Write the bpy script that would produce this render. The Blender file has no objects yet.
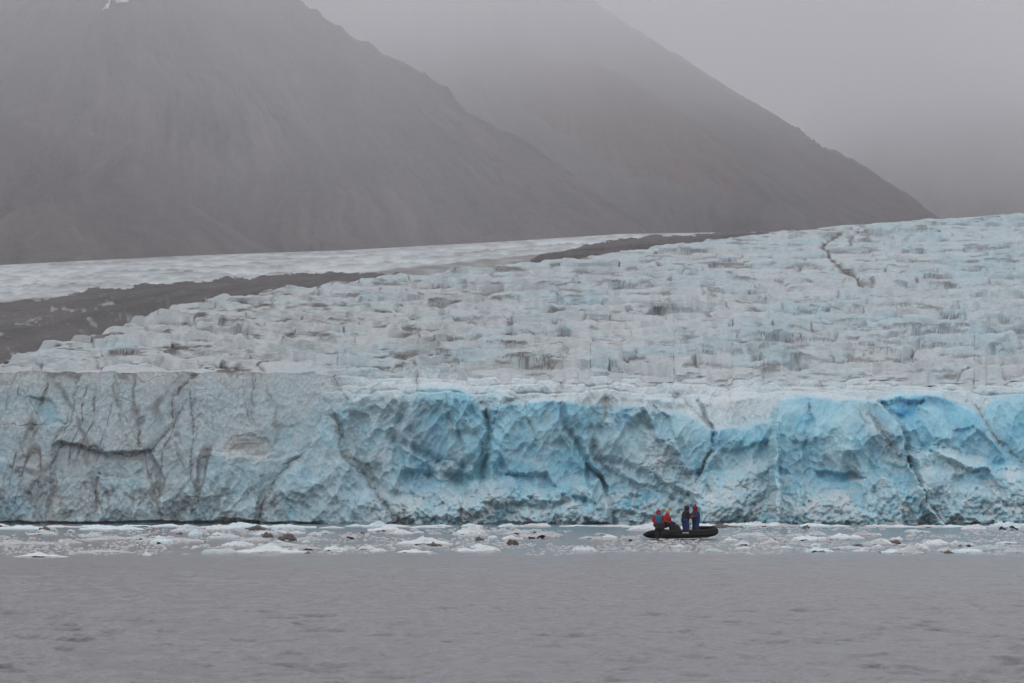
import bpy, bmesh, math, random
import numpy as np
from mathutils import Vector, Matrix

F = 5689.0            # focal length in pixels of a 1024 px wide frame (200 mm lens)
H = 2.5               # eye height above the water
HOR = 497.0           # image row of the sea horizon
Y0 = 527.0            # distance of the ice front
rnd = random.Random(7)
C = bpy.context.scene.collection
scene = bpy.context.scene

def wy(y):            # distance of the point on the water seen on image row y
    return F * H / (y - HOR)
def wz(y, Y):
    return H + (HOR - y) * Y / F
def wx(px, Y):
    return (px - 512.0) * Y / F

# ------------------------------------------------------------------ numpy noise
def h2(ix, iy, seed):
    n = (ix.astype(np.int64) * 374761393 + iy.astype(np.int64) * 668265263 + seed * 1274126177) & 0xFFFFFFFF
    n = ((n ^ (n >> 13)) * 1274126177) & 0xFFFFFFFF
    n = ((n ^ (n >> 16)) * 2246822519) & 0xFFFFFFFF
    return ((n ^ (n >> 15)) & 0xFFFFFF).astype(np.float64) / 16777215.0

def vnoise(x, y, seed=0):
    ix = np.floor(x); iy = np.floor(y)
    fx = x - ix; fy = y - iy
    fx = fx * fx * (3 - 2 * fx); fy = fy * fy * (3 - 2 * fy)
    a = h2(ix, iy, seed); b = h2(ix + 1, iy, seed)
    c = h2(ix, iy + 1, seed); d = h2(ix + 1, iy + 1, seed)
    return (a + (b - a) * fx) * (1 - fy) + (c + (d - c) * fx) * fy

def fbm(x, y, seed=0, octs=4, gain=0.5):
    s = 0; a = 1.0; t = 0
    for o in range(octs):
        s = s + a * (vnoise(x * 2 ** o + 13.7 * o, y * 2 ** o + 5.1 * o, seed + o) * 2 - 1)
        t += a; a *= gain
    return s / t                                        # about -1..1

def ridged(x, y, seed=0, octs=4, gain=0.5):
    s = 0; a = 1.0; t = 0
    for o in range(octs):
        s = s + a * (1 - np.abs(vnoise(x * 2 ** o + 3.7 * o, y * 2 ** o + 9.1 * o, seed + o) * 2 - 1))
        t += a; a *= gain
    return s / t

def cells(u, v, seed, tilt=1.0, jit=0.9, soft=14.0, vslope=0.0):
    """fracture cells: tilted planes blended over their borders; returns height, edge distance, random id, offset in v from the cell centre"""
    iu = np.floor(u); iv = np.floor(v)
    f1 = np.full(u.shape, 9.0); f2 = np.full(u.shape, 9.0)
    rr = np.zeros(u.shape); dvv = np.zeros(u.shape)
    ds = []
    for a in (-1, 0, 1):
        for b in (-1, 0, 1):
            gx = iu + a; gy = iv + b
            px = gx + 0.5 + (h2(gx, gy, seed) - 0.5) * jit
            py = gy + 0.5 + (h2(gx, gy, seed + 1) - 0.5) * jit
            r = h2(gx, gy, seed + 2)
            d = np.sqrt((u - px) ** 2 + (v - py) ** 2)
            pl = (r - 0.5) + tilt * ((h2(gx, gy, seed + 3) * 2 - 1) * (u - px) + (h2(gx, gy, seed + 4) * 2 - 1) * (v - py)) - vslope * (v - py)
            ds.append((d, pl))
            m = d < f1
            f2 = np.where(m, f1, np.minimum(f2, d)); rr = np.where(m, r, rr); dvv = np.where(m, v - py, dvv)
            f1 = np.where(m, d, f1)
    num = 0; den = 0
    for d, pl in ds:
        w = np.exp(-soft * (d - f1)); num = num + w * pl; den = den + w
    return num / den, f2 - f1, rr, dvv

def scoops(u, v, seed, tilt=0.5, jit=0.9, off=0.5):
    """conchoidal fracture: concave scoops that meet in sharp ridges"""
    iu = np.floor(u); iv = np.floor(v)
    best = np.full(u.shape, 9.0); sec = np.full(u.shape, 9.0); rr = np.zeros(u.shape)
    for a in (-1, 0, 1):
        for b in (-1, 0, 1):
            gx = iu + a; gy = iv + b
            du = u - (gx + 0.5 + (h2(gx, gy, seed) - 0.5) * jit); dv = v - (gy + 0.5 + (h2(gx, gy, seed + 1) - 0.5) * jit)
            r = h2(gx, gy, seed + 2)
            f = 1.1 * (du * du + dv * dv) + (r - 0.5) * off + tilt * ((h2(gx, gy, seed + 3) * 2 - 1) * du + (h2(gx, gy, seed + 4) * 2 - 1) * dv)
            m = f < best
            sec = np.where(m, best, np.minimum(sec, f)); rr = np.where(m, r, rr); best = np.where(m, f, best)
    return best - 0.2, sec - best, rr

def sstep(a, b, x):
    t = np.clip((x - a) / (b - a), 0, 1)
    return t * t * (3 - 2 * t)

def seg_dist(px, py, pts):
    d = np.full(px.shape, 1e9)
    for (ax, ay), (bx, by) in zip(pts[:-1], pts[1:]):
        dx, dy = bx - ax, by - ay
        t = np.clip(((px - ax) * dx + (py - ay) * dy) / (dx * dx + dy * dy + 1e-9), 0, 1)
        d = np.minimum(d, np.hypot(px - ax - t * dx, py - ay - t * dy))
    return d

def poly_sd(px, py, pts):                               # > 0 inside
    d = seg_dist(px, py, list(pts) + [pts[0]])
    ins = np.zeros(px.shape, bool)
    n = len(pts)
    for i in range(n):
        ax, ay = pts[i]; bx, by = pts[(i + 1) % n]
        c = ((ay > py) != (by > py)) & (px < (bx - ax) * (py - ay) / (by - ay + 1e-12) + ax)
        ins ^= c
    return np.where(ins, d, -d)

# ------------------------------------------------------------------ object helpers
def tag(o, label=None, cat=None, group=None, kind=None):
    if label: o['label'] = label
    if cat: o['category'] = cat
    if group: o['group'] = group
    if kind: o['kind'] = kind
    return o

def link(name, me, mat=None, parent=None):
    o = bpy.data.objects.new(name, me); C.objects.link(o)
    if mat is not None: me.materials.append(mat)
    if parent is not None: o.parent = parent
    return o

def mesh_np(name, co, quads, attrs=None, smooth=False):
    me = bpy.data.meshes.new(name)
    used = np.unique(quads)
    remap = np.full(len(co), -1, np.int64); remap[used] = np.arange(len(used))
    q = remap[quads]; co = co[used]
    me.vertices.add(len(co)); me.vertices.foreach_set('co', co.astype(np.float32).ravel())
    me.loops.add(q.size); me.loops.foreach_set('vertex_index', q.astype(np.int32).ravel())
    me.polygons.add(len(q))
    me.polygons.foreach_set('loop_start', np.arange(0, q.size, 4, dtype=np.int32))
    me.polygons.foreach_set('loop_total', np.full(len(q), 4, np.int32))
    me.polygons.foreach_set('use_smooth', np.full(len(q), smooth, bool))
    me.update(calc_edges=True)
    if attrs is not None:
        a = me.color_attributes.new('ice', 'FLOAT_COLOR', 'POINT')
        c = np.ones((len(co), 4), np.float32); c[:, :attrs.shape[1]] = attrs[used]
        a.data.foreach_set('color', c.ravel())
    me.validate()
    return me

def grid_quads(nr, nc):
    i = np.arange(nr * nc).reshape(nr, nc)
    return np.stack([i[:-1, :-1], i[:-1, 1:], i[1:, 1:], i[1:, :-1]], -1).reshape(-1, 4)

# ------------------------------------------------------------------ materials
class NT:
    def __init__(s, name):
        s.m = bpy.data.materials.new(name); s.m.use_nodes = True
        s.t = s.m.node_tree; s.n = s.t.nodes; s.l = s.t.links
        s.b = s.n['Principled BSDF']; s.out = s.n['Material Output']
    def node(s, typ, **kw):
        x = s.n.new(typ)
        for k, v in kw.items(): setattr(x, k, v)
        return x
    def noise(s, scale, detail=4, rough=0.55, vec=None, dist=0.0):
        x = s.node('ShaderNodeTexNoise'); x.inputs['Scale'].default_value = scale
        x.inputs['Detail'].default_value = detail; x.inputs['Roughness'].default_value = rough
        x.inputs['Distortion'].default_value = dist
        if vec is not None: s.l.new(vec, x.inputs['Vector'])
        return x.outputs['Fac']
    def ramp(s, fac, stops):
        x = s.node('ShaderNodeValToRGB'); e = x.color_ramp.elements
        while len(e) < len(stops): e.new(0.5)
        for i, (p, c) in enumerate(stops):
            e[i].position = p; e[i].color = tuple(c) + (1,) if len(c) == 3 else c
        s.l.new(fac, x.inputs['Fac']); return x.outputs['Color']
    def math(s, op, a, b=None, clamp=False):
        x = s.node('ShaderNodeMath', operation=op, use_clamp=clamp)
        for i, v in enumerate((a, b)):
            if v is None: continue
            if isinstance(v, (int, float)): x.inputs[i].default_value = v
            else: s.l.new(v, x.inputs[i])
        return x.outputs[0]
    def mix(s, fac, a, b, mode='MIX'):
        x = s.node('ShaderNodeMix', data_type='RGBA', blend_type=mode)
        for i, v in ((0, fac), (6, a), (7, b)):
            if isinstance(v, (int, float)): x.inputs[i].default_value = v
            elif isinstance(v, tuple): x.inputs[i].default_value = v + (1,)
            else: s.l.new(v, x.inputs[i])
        return x.outputs[2]
    def mapping(s, vec, scale):
        x = s.node('ShaderNodeMapping'); x.inputs['Scale'].default_value = scale
        s.l.new(vec, x.inputs['Vector']); return x.outputs[0]
    def pos(s):
        return s.node('ShaderNodeNewGeometry').outputs['Position']
    def obj(s):
        return s.node('ShaderNodeTexCoord').outputs['Object']
    def col(s, c):
        if isinstance(c, tuple): s.b.inputs['Base Color'].default_value = c + (1,)
        else: s.l.new(c, s.b.inputs['Base Color'])
    def bump(s, h, strength=0.3, dist=0.1):
        x = s.node('ShaderNodeBump'); x.inputs['Strength'].default_value = strength
        x.inputs['Distance'].default_value = dist
        s.l.new(h, x.inputs['Height']); s.l.new(x.outputs[0], s.b.inputs['Normal'])

def simple(name, c, rough=0.7, spec=0.3, var=0.15, scale=8.0):
    k = NT(name); o = k.obj()
    n = k.noise(scale, 4, 0.6, o)
    k.col(k.mix(n, tuple(x * (1 - var) for x in c), tuple(min(1, x * (1 + var)) for x in c)))
    k.b.inputs['Roughness'].default_value = rough
    k.b.inputs['Specular IOR Level'].default_value = spec
    return k.m

def ice_material(name, fine, coarse, w0, w1, bs=0.45, bd=0.12):
    k = NT(name); p = k.pos()
    a = k.node('ShaderNodeVertexColor', layer_name='ice')
    sp = k.node('ShaderNodeSeparateColor'); k.l.new(a.outputs['Color'], sp.inputs[0])
    blue, dirt, deep = sp.outputs[0], sp.outputs[1], sp.outputs[2]
    n1 = k.noise(coarse, 5, 0.6, p, 0.4)
    n2 = k.noise(fine, 5, 0.65, p)
    n3 = k.noise(fine * 2.7, 3, 0.6, k.mapping(p, (1.0, 1.0, 3.2)))
    white = k.mix(k.ramp(n2, [(0.32, (0, 0, 0)), (0.68, (1, 1, 1))]), (w0, w0 * 1.12, w0 * 1.15), (w1, w1 * 1.07, w1 * 1.09))
    white = k.mix(k.math('MULTIPLY', n1, 0.22), white, (0.41, 0.42, 0.425))
    bl = k.mix(k.ramp(n1, [(0.35, (0, 0, 0)), (0.65, (1, 1, 1))]), (0.12, 0.41, 0.53), (0.25, 0.57, 0.67))
    b2 = k.math('ADD', blue, k.math('MULTIPLY', k.math('SUBTRACT', n3, 0.5), 0.7), True)
    b2 = k.math('MULTIPLY', b2, k.math('GREATER_THAN', blue, 0.001))
    c = k.mix(b2, white, bl)
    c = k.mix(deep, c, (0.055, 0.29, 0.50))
    dd = k.math('MULTIPLY', dirt, k.math('ADD', k.math('MULTIPLY', n2, 1.5), 0.30), True)
    dcol = k.mix(n1, (0.055, 0.050, 0.048), (0.15, 0.13, 0.115))
    c = k.mix(dd, c, dcol)
    k.col(c)
    k.b.inputs['Roughness'].default_value = 0.6
    k.b.inputs['Specular IOR Level'].default_value = 0.25
    if name == 'cliff ice':
        k.b.inputs['Subsurface Weight'].default_value = 0.55; k.b.inputs['Subsurface Scale'].default_value = 0.5
        k.b.inputs['Subsurface Radius'].default_value = (0.5, 0.9, 1.1)
    k.bump(k.math('ADD', k.math('MULTIPLY', n2, 1.4), k.math('MULTIPLY', n3, 0.8)), bs, bd)
    return k.m

M_CLIFF = ice_material('cliff ice', 4.0, 0.35, 0.40, 0.66)
M_FIELD = ice_material('glacier ice', 1.6, 0.14, 0.39, 0.60, 0.6, 0.3)

k = NT('moraine debris'); p = k.pos()
n1 = k.noise(0.05, 7, 0.7, k.mapping(p, (1, 0.25, 1))); n2 = k.noise(0.5, 6, 0.75, k.mapping(p, (1, 0.3, 1)))
c = k.mix(k.ramp(n1, [(0.35, (0, 0, 0)), (0.65, (1, 1, 1))]), (0.030, 0.028, 0.028), (0.095, 0.088, 0.085))
c = k.mix(k.math('MULTIPLY', k.math('GREATER_THAN', n2, 0.62), 0.30), c, (0.24, 0.24, 0.24))
a = k.node('ShaderNodeVertexColor', layer_name='ice'); sp = k.node('ShaderNodeSeparateColor'); k.l.new(a.outputs['Color'], sp.inputs[0])
c = k.mix(k.math('MULTIPLY', sp.outputs[2], k.math('ADD', n2, 0.1), True), c, (0.33, 0.35, 0.36))
k.col(c); k.b.inputs['Roughness'].default_value = 0.9; k.bump(n2, 0.9, 1.2)
M_MORAINE = k.m

def rock_material(name, c1, c2, c3, seed, cx, cy, ang=26.0):
    """scree: streaks run down the fall line from the top (cx, cy)"""
    k = NT(name); p = k.pos()
    s = k.node('ShaderNodeSeparateXYZ'); k.l.new(p, s.inputs[0])
    dx = k.math('SUBTRACT', s.outputs[0], cx); dy = k.math('SUBTRACT', s.outputs[1], cy)
    an = k.math('ARCTAN2', dy, dx)
    r = k.math('SQRT', k.math('ADD', k.math('MULTIPLY', dx, dx), k.math('MULTIPLY', dy, dy)))
    w = k.noise(0.006, 3, 0.5, p)
    cb = k.node('ShaderNodeCombineXYZ')
    k.l.new(k.math('ADD', k.math('MULTIPLY', an, ang), k.math('MULTIPLY', w, 9.0)), cb.inputs[0])
    k.l.new(k.math('MULTIPLY', r, 0.012), cb.inputs[1]); cb.inputs[2].default_value = seed
    st = k.noise(1.0, 6, 0.68, cb.outputs[0], 0.3)
    big = k.noise(0.009, 4, 0.55, p)
    fine = k.noise(0.22, 5, 0.7, p)
    c = k.mix(k.ramp(k.math('ADD', k.math('MULTIPLY', st, 0.55), k.math('MULTIPLY', big, 0.45)), [(0.34, (0, 0, 0)), (0.66, (1, 1, 1))]), tuple(x * 0.45 for x in c1), tuple(x * 1.35 for x in c2))
    c = k.mix(k.ramp(big, [(0.42, (0, 0, 0)), (0.62, (0.75,) * 3)]), c, c3)
    c = k.mix(k.math('MULTIPLY', k.math('SUBTRACT', fine, 0.35, True), 0.5), c, tuple(min(1, x * 1.8) for x in c2))
    k.col(c); k.b.inputs['Roughness'].default_value = 0.95; k.b.inputs['Specular IOR Level'].default_value = 0.1
    k.bump(k.math('ADD', k.math('MULTIPLY', st, 2.0), fine), 0.8, 3.0)
    return k.m

# ------------------------------------------------------------------ the glacier
pxs = np.concatenate([np.linspace(-1500, -100, 40), np.arange(-90, 1114.1, 0.8), np.linspace(1126, 2500, 40)])
NC = len(pxs)

# --- ice front, as depth (m, towards the sea) over the face; a = along the face, b = image row
_st = sstep(310, 400, pxs)
ytop = 371.0 + (1.4 + 1.6 * _st) * fbm(pxs / 26, pxs * 0, 5, 4, 0.6) + (0.8 + 7.0 * _st) * (sstep(0.40, 0.60, vnoise(pxs / 30, pxs * 0 + 2, 6)) - 0.5) + (0.8 + 3.5 * _st) * (sstep(0.36, 0.64, vnoise(pxs / 11, pxs * 0 + 4, 8)) - 0.5) + np.interp(pxs, [0, 330, 420, 1024], [0, 2, 0, 9])
NR = 226
vv = np.linspace(0, 1, NR)[:, None]
A = np.repeat(pxs[None, :], NR, 0)
B = 524.6 + (ytop[None, :] - 524.6) * vv
wa = A + 5.5 * fbm(A / 26, B / 24, 31, 5, 0.5); wb = B + 5.5 * fbm(A / 26 + 40, B / 24, 35, 5, 0.5)   # warped coordinates
rough = sstep(300, 400, wa) * 0.75 + 0.25
low = sstep(455, 500, wb)
left = 1 - sstep(240, 330, wa)
rough = np.maximum(rough, 0.25 + 0.4 * sstep(440, 500, wb)) * (0.35 + 0.65 * sstep(383, 402, B))
D = -(524 - B) / 152 * 3.0 * np.ones_like(A)                         # the face leans back
D -= 4.5 * sstep(610, 720, A) * sstep(440, 385, B)
blue = 0.26 + 0.0 * A; dirt = 0 * A; deep = 0 * A; frost = 0 * A

def block(pts, depth, bl=None, dp=None, edge=2.0, tilt=(0, 0), soft=6.0, fr=None, warp=1.0):
    global D, blue, deep, frost
    a = A + (wa - A) * warp; b = B + (wb - B) * warp
    sd = poly_sd(a, b, pts)
    sd = sd + 2.2 * fbm(A / 7, B / 7, 203, 4, 0.6)
    m = sstep(-edge, edge * 1.3, sd); ms = sstep(-soft, soft, sd)
    cx = sum(q[0] for q in pts) / len(pts); cy = sum(q[1] for q in pts) / len(pts)
    D = D + m * (depth + tilt[0] * (A - cx) + tilt[1] * (B - cy))
    if bl is not None: blue = blue * (1 - ms) + bl * ms
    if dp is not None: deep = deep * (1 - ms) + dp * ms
    rim = np.exp(-((sd - 1.2) / 1.3) ** 2) * (0.25 + 0.75 * vnoise(A / 8, B / 8, 205))  # pale edge line: thin frost plus ridge light, both put into the colour
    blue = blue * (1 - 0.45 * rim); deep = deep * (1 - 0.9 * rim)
    if fr is not None: frost = frost * (1 - ms) + fr * ms

# broad colour zones first
block([(330, 405), (420, 385), (500, 400), (600, 420), (700, 420), (780, 400), (1130, 395), (1130, 530), (250, 530), (290, 480)], 0, 0.56, soft=22)
block([(-200, 470), (20, 462), (60, 480), (170, 480), (300, 450), (330, 420), (400, 540), (-200, 540)], 0.2, 0.42, soft=20)
block([(28, 395), (50, 400), (62, 425), (45, 428), (38, 415)], -0.3, 0.6, soft=7)
block([(195, 455), (240, 450), (262, 470), (255, 520), (200, 520), (188, 490)], 0.5, 0.50, soft=8)
block([(222, 446), (232, 438), (248, 436), (268, 440), (273, 449), (262, 456), (240, 453), (226, 456)], -0.15, 0.05, edge=1.5)
dirt = np.maximum(dirt, 0.5 * sstep(0, 5, poly_sd(wa, wb, [(222, 446), (232, 438), (248, 436), (268, 440), (273, 449), (262, 456), (240, 453), (226, 456)])) * sstep(0.35, 0.75, vnoise(A / 14, B / 1.8, 271)))
block([(270, 425), (300, 425), (295, 448), (272, 446)], -0.1, 0.45, soft=9)
block([(-60, 455), (10, 462), (25, 490), (45, 524), (-60, 524)], 0.9, 0.50, 0.10)
block([(50, 448), (60, 444), (80, 446), (110, 454), (150, 452), (160, 470), (165, 530), (48, 530)], -0.8, 0.25)
block([(96, 474), (150, 478), (165, 500), (165, 530), (96, 530)], 0.5, 0.40)
# buttress rising to a point
block([(325, 411), (308, 448), (286, 474), (268, 500), (258, 526), (398, 526), (374, 486), (346, 455), (336, 425)], 1.6, 0.50, 0.03, edge=3)
block([(345, 412), (352, 470), (395, 505), (420, 520), (470, 480), (420, 440), (400, 410)], -0.6, 0.45, 0.08, edge=5, soft=10)
# dome in the middle and its neighbours
block([(405, 470), (398, 440), (408, 405), (417, 386), (432, 381), (455, 383), (472, 394), (484, 408), (488, 430), (480, 452), (470, 475)], 1.5, 0.62, 0.10, edge=3, tilt=(0, -0.010))
block([(436, 400), (452, 410), (462, 450), (462, 475), (440, 480), (415, 470), (410, 430), (420, 415)], -0.7, 0.75, 0.35, edge=5, soft=10)
block([(395, 445), (420, 455), (437, 470), (430, 490), (400, 490), (388, 465)], -0.4, 0.75, 0.28, soft=7)
block([(478, 398), (488, 384), (500, 386), (514, 396), (502, 404), (492, 424), (486, 412)], 0.7, 0.70, 0.10, edge=2)
block([(486, 455), (490, 425), (502, 406), (520, 400), (545, 397), (575, 400), (590, 430), (598, 470), (590, 500), (490, 500)], 1.1, 0.60, 0.10, edge=3)
block([(480, 480), (500, 450), (560, 440), (590, 455), (595, 480), (540, 490)], -0.2, 0.72, 0.22, soft=12)
block([(505, 475), (545, 473), (555, 486), (520, 492)], -1.0, 0.8, 0.55, soft=5)
block([(586, 462), (600, 470), (608, 486), (602, 520), (590, 505)], -1.3, 0.85, 0.50, soft=4)
block([(596, 472), (604, 490), (613, 526), (578, 526), (586, 495)], 1.6, 0.58, 0.05, edge=2)
block([(606, 484), (632, 478), (655, 496), (672, 516), (660, 526), (614, 526)], -0.3, 0.85, 0.38, edge=3)
block([(612, 512), (660, 512), (668, 526), (614, 526)], -0.6, 0.9, 0.65, soft=5)
block([(605, 410), (622, 408), (636, 440), (650, 470), (660, 490), (628, 476), (606, 462), (596, 440)], 0.9, 0.20, 0, edge=2.5)
block([(652, 405), (668, 415), (676, 440), (662, 442), (653, 430)], -0.5, 0.80, 0.35, edge=1.5, soft=4)
block([(640, 405), (648, 396), (685, 397), (712, 428), (715, 446), (702, 472), (684, 470), (668, 440), (655, 440)], 1.2, 0.28, 0.02, edge=2.5)
block([(684, 440), (712, 430), (715, 446), (702, 472), (684, 470)], 0.1, 0.6, 0.1)
block([(645, 430), (670, 440), (700, 480), (706, 500), (660, 480), (640, 460)], 0.9, 0.02, 0, edge=3, fr=0.7)
block([(714, 428), (726, 424), (746, 426), (775, 416), (775, 528), (700, 528), (688, 490), (704, 470), (716, 446)], 3.0, 0.66, 0.10, edge=2, tilt=(0, 0.02))
block([(708, 472), (722, 448), (772, 440), (772, 456), (735, 470)], -0.5, 0.72, 0.2, soft=8)
block([(700, 500), (722, 480), (752, 462), (772, 460), (772, 515), (720, 520)], 1.0, 0.12, 0, edge=7, soft=12, fr=0.7)
# the blue tower, its foot blocks and the dirty rib beside it
block([(766, 530), (767, 480), (771, 430), (777, 404), (790, 395), (812, 393), (840, 396), (880, 398), (890, 412), (898, 425), (906, 455), (916, 490), (940, 530)], 4.4, edge=2.5)
block([(766, 530), (767, 480), (771, 430), (777, 404), (790, 395), (812, 393), (840, 396), (862, 398), (864, 430), (869, 478), (872, 530)], 0.9, 0.66, 0.10, edge=2.2, tilt=(-0.006, 0))
block([(808, 396), (840, 394), (855, 410), (848, 445), (830, 430), (812, 425)], 0.3, 0.20, 0.0, edge=4, soft=8)
block([(806, 402), (812, 420), (808, 470), (802, 475), (800, 440)], -0.6, 0.7, 0.3, edge=2)
block([(790, 440), (806, 440), (806, 452), (790, 452)], -0.4, 0.9, 0.5, soft=6)
block([(812, 470), (850, 470), (862, 476), (830, 482), (815, 478)], -0.9, 0.9, 0.5, soft=4)
block([(766, 530), (768, 484), (776, 476), (798, 476), (802, 490), (798, 530)], 1.0, 0.60, 0.06, edge=2)
block([(793, 530), (800, 506), (822, 492), (842, 490), (850, 505), (868, 515), (870, 530)], 1.5, 0.08, 0, edge=3, fr=0.8)
block([(858, 530), (862, 486), (876, 476), (890, 482), (898, 530)], 1.0, 0.35, 0, edge=2, fr=0.35)
block([(860, 398), (880, 398), (890, 412), (898, 425), (906, 455), (916, 490), (940, 530), (870, 530), (868, 470), (862, 430)], 0.1, 0.6, 0.06, edge=2.2)
block([(858, 400), (868, 410), (880, 425), (900, 452), (905, 462), (888, 460), (872, 440), (862, 420)], -0.2, 0.1, 0, edge=2, fr=0.4)
block([(880, 460), (905, 470), (915, 500), (898, 500), (880, 480)], -0.3, 0.7, 0.25, soft=7)
# bright blue alcove and the calved scar
block([(884, 396), (900, 391), (940, 392), (960, 400), (974, 408), (984, 420), (992, 440), (1006, 455), (1022, 468), (1000, 474), (960, 465), (930, 450), (910, 450), (905, 430), (896, 412)], 1.2, 0.80, 0.42, edge=2.5)
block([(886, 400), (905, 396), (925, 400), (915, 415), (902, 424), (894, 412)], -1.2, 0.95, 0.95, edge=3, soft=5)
block([(925, 405), (945, 412), (953, 430), (950, 450), (930, 445), (922, 425)], 0.8, 0.7, 0.12, edge=3)
block([(953, 430), (975, 425), (990, 445), (1015, 462), (1000, 470), (965, 455)], -0.6, 0.8, 0.45, soft=5)
block([(900, 440), (908, 452), (912, 462), (904, 466)], -1.2, 0.9, 0.6, edge=2, soft=3)
block([(984, 410), (1000, 393), (1030, 390), (1130, 388), (1130, 485), (1030, 470), (1005, 452), (990, 432)], -0.6, 0.50, 0.16, edge=3)
block([(908, 452), (940, 448), (975, 462), (1000, 472), (1130, 480), (1130, 530), (934, 530), (912, 490)], 4.2, 0.28, 0.0, edge=6, tilt=(0, 0.012), fr=0.55)
block([(950, 475), (985, 470), (1005, 500), (985, 520), (950, 510)], -0.5, 0.75, 0.3, soft=8, fr=0)
block([(978, 497), (990, 491), (1000, 500), (998, 512), (984, 514)], 1.3, 0.05, 0, edge=4, fr=0.8)
# rubble slope at the foot, mid and right
foot = sstep(468, 524, wb) * sstep(330, 420, wa)
D += foot * 2.4
zone = sstep(505, 520, B + 0 * A)
# heaps at the foot
for (cx, cy, r_, hh, bb) in [(440, 500, 24, 1.4, 0.35), (412, 512, 22, 1.2, 0.3), (485, 497, 26, 1.6, 0.45), (470, 512, 22, 1.2, 0.2), (545, 508, 30, 1.4, 0.40),
                             (528, 515, 16, 0.9, 0.25), (570, 516, 18, 0.9, 0.3), (628, 520, 16, 0.5, 0.8), (720, 508, 26, 1.2, 0.2), (745, 490, 20, 1.0, 0.1),
                             (930, 480, 18, 1.0, 0.2), (960, 500, 26, 1.2, 0.25), (1010, 485, 26, 1.3, 0.15), (1050, 500, 26, 1.3, 0.2), (445, 470, 14, 1.0, 0.3)]:
    g = np.clip(1 - np.hypot((wa - cx) / r_, (wb - cy) / (r_ * 0.75)), 0, 1)
    D += hh * np.sqrt(g); ms = sstep(0, 0.3, g); blue = blue * (1 - ms) + bb * ms; deep *= (1 - ms); frost = np.maximum(frost, 0.5 * ms)
# large curved scars that cross the middle of the wall
def ledge(pts, w, amp):                                              # step forward on one side of a line, fading with distance
    global D
    d = seg_dist(wa, wb, pts); D -= amp * np.exp(-(d / w) ** 2)
ledge([(330, 420), (352, 468), (385, 492), (440, 505)], 5, 0.6)
ledge([(395, 440), (425, 450), (455, 478), (475, 500)], 4, 0.9)
ledge([(487, 412), (490, 440), (482, 470), (480, 492)], 3, 0.9)
ledge([(560, 405), (566, 430), (585, 455), (598, 475), (608, 500), (614, 524)], 3, 0.9)
ledge([(590, 430), (595, 455), (640, 470), (670, 500)], 4, 0.6)
ledge([(455, 400), (460, 440), (462, 470)], 2.5, 0.4)
ledge([(700, 400), (714, 428)], 2, 0.9)
# fracture facets at several scales
calm = sstep(0.35, 0.65, vnoise(wa / 38, wb / 30, 241))                 # some faces are clean planes, others shattered
rub = sstep(0.0, 1.0, (wb - 478 + 26 * fbm(A / 45, A * 0 + 1, 243, 2)) / 26) * sstep(345, 420, A) + frost * 0.8
rub = np.clip(rub, 0, 1)
h, e, r = scoops(wa / 44 + 0.25 * wb / 44, wb / 46 + 0.2 * wa / 44, 101, 0.65); D += h * 1.25 * rough
h, e2, r2 = scoops(wa / 15 + 0.45 * wb / 19, wb / 28 - 0.2 * wa / 19, 111, 0.8); D += h * 0.85 * rough * (0.35 + 0.9 * calm) * (1 - 0.6 * left)
h, e3, r3 = scoops(wa / 6.5 - 0.35 * wb / 8, wb / 10, 121, 0.9); D += h * 0.42 * np.maximum(rough * (0.15 + 0.95 * calm), 0.4 * low) 
h, e3b, r3b = scoops(wa / 6 + 0.55 * wb / 6, wb / 13 - 0.4 * wa / 9, 125, 1.0); D += h * 0.30 * rough * (1 - 0.5 * calm)
h, e4, r4 = scoops(A / 3.4, B / 4.2, 131, 0.9); D += h * (0.05 + 0.10 * rub + 0.07 * low * rough + 0.06 * calm * rough)
h, e5, r5 = scoops(wa / 9.5, wb / 8, 251, 0.4); D -= h * 0.55 * rub
h, e6, r6 = scoops(A / 4.4, B / 3.8, 255, 0.6); D -= h * 0.38 * rub
D += 0.35 * fbm(A / 60, B / 45, 141, 3) * rough + 0.10 * fbm(A / 10, B / 9, 151, 4) * (0.35 + 0.65 * rough)
D += 0.12 * fbm(A / 5, B / 50, 161, 3) * (0.2 + 0.6 * left)                # faint upright fluting
blue = blue + 0.30 * (r2 - 0.5) * rough + 0.22 * (r3 - 0.5) * rough + 0.16 * fbm(A / 30, B / 20, 171, 4)
pale = sstep(-0.02, 0.22, fbm(wa / 15 + wb / 22, wb / 11 - wa / 30, 245, 5, 0.6)) * sstep(425, 470, wb) * sstep(340, 420, A)
blue = blue * (1 - 0.35 * frost)
rimr = np.exp(-(e / 0.05) ** 2) * 0.5 + np.exp(-(e2 / 0.07) ** 2) * 0.42 + np.exp(-(e3 / 0.10) ** 2) * 0.22  # ridges whitened: frost and the light on sharp crests painted in as colour
blue = blue * (1 - np.clip(rimr * rough * (0.4 + 0.9 * vnoise(A / 12, B / 12, 207)), 0, 0.75))
deep = deep * (0.75 + 0.5 * fbm(A / 14, B / 12, 175, 3)) * (1 - 0.6 * frost)
yb = np.interp(A, [330, 395, 410, 420, 455, 474, 486, 500, 545, 600, 640, 690, 714, 745, 768, 778, 790, 862, 880, 905, 940, 962, 985, 1000, 1030], [415, 412, 396, 382, 383, 392, 410, 402, 398, 403, 404, 412, 427, 424, 416, 401, 394, 397, 396, 391, 391, 400, 410, 396, 389])
yb = yb + 4.0 * fbm(A / 17, A * 0 + 6, 283, 4, 0.6)
bm_ = sstep(-3.5, 5.0, wb + (B - wb) * 0.6 - yb) * sstep(330, 430, A)
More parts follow.
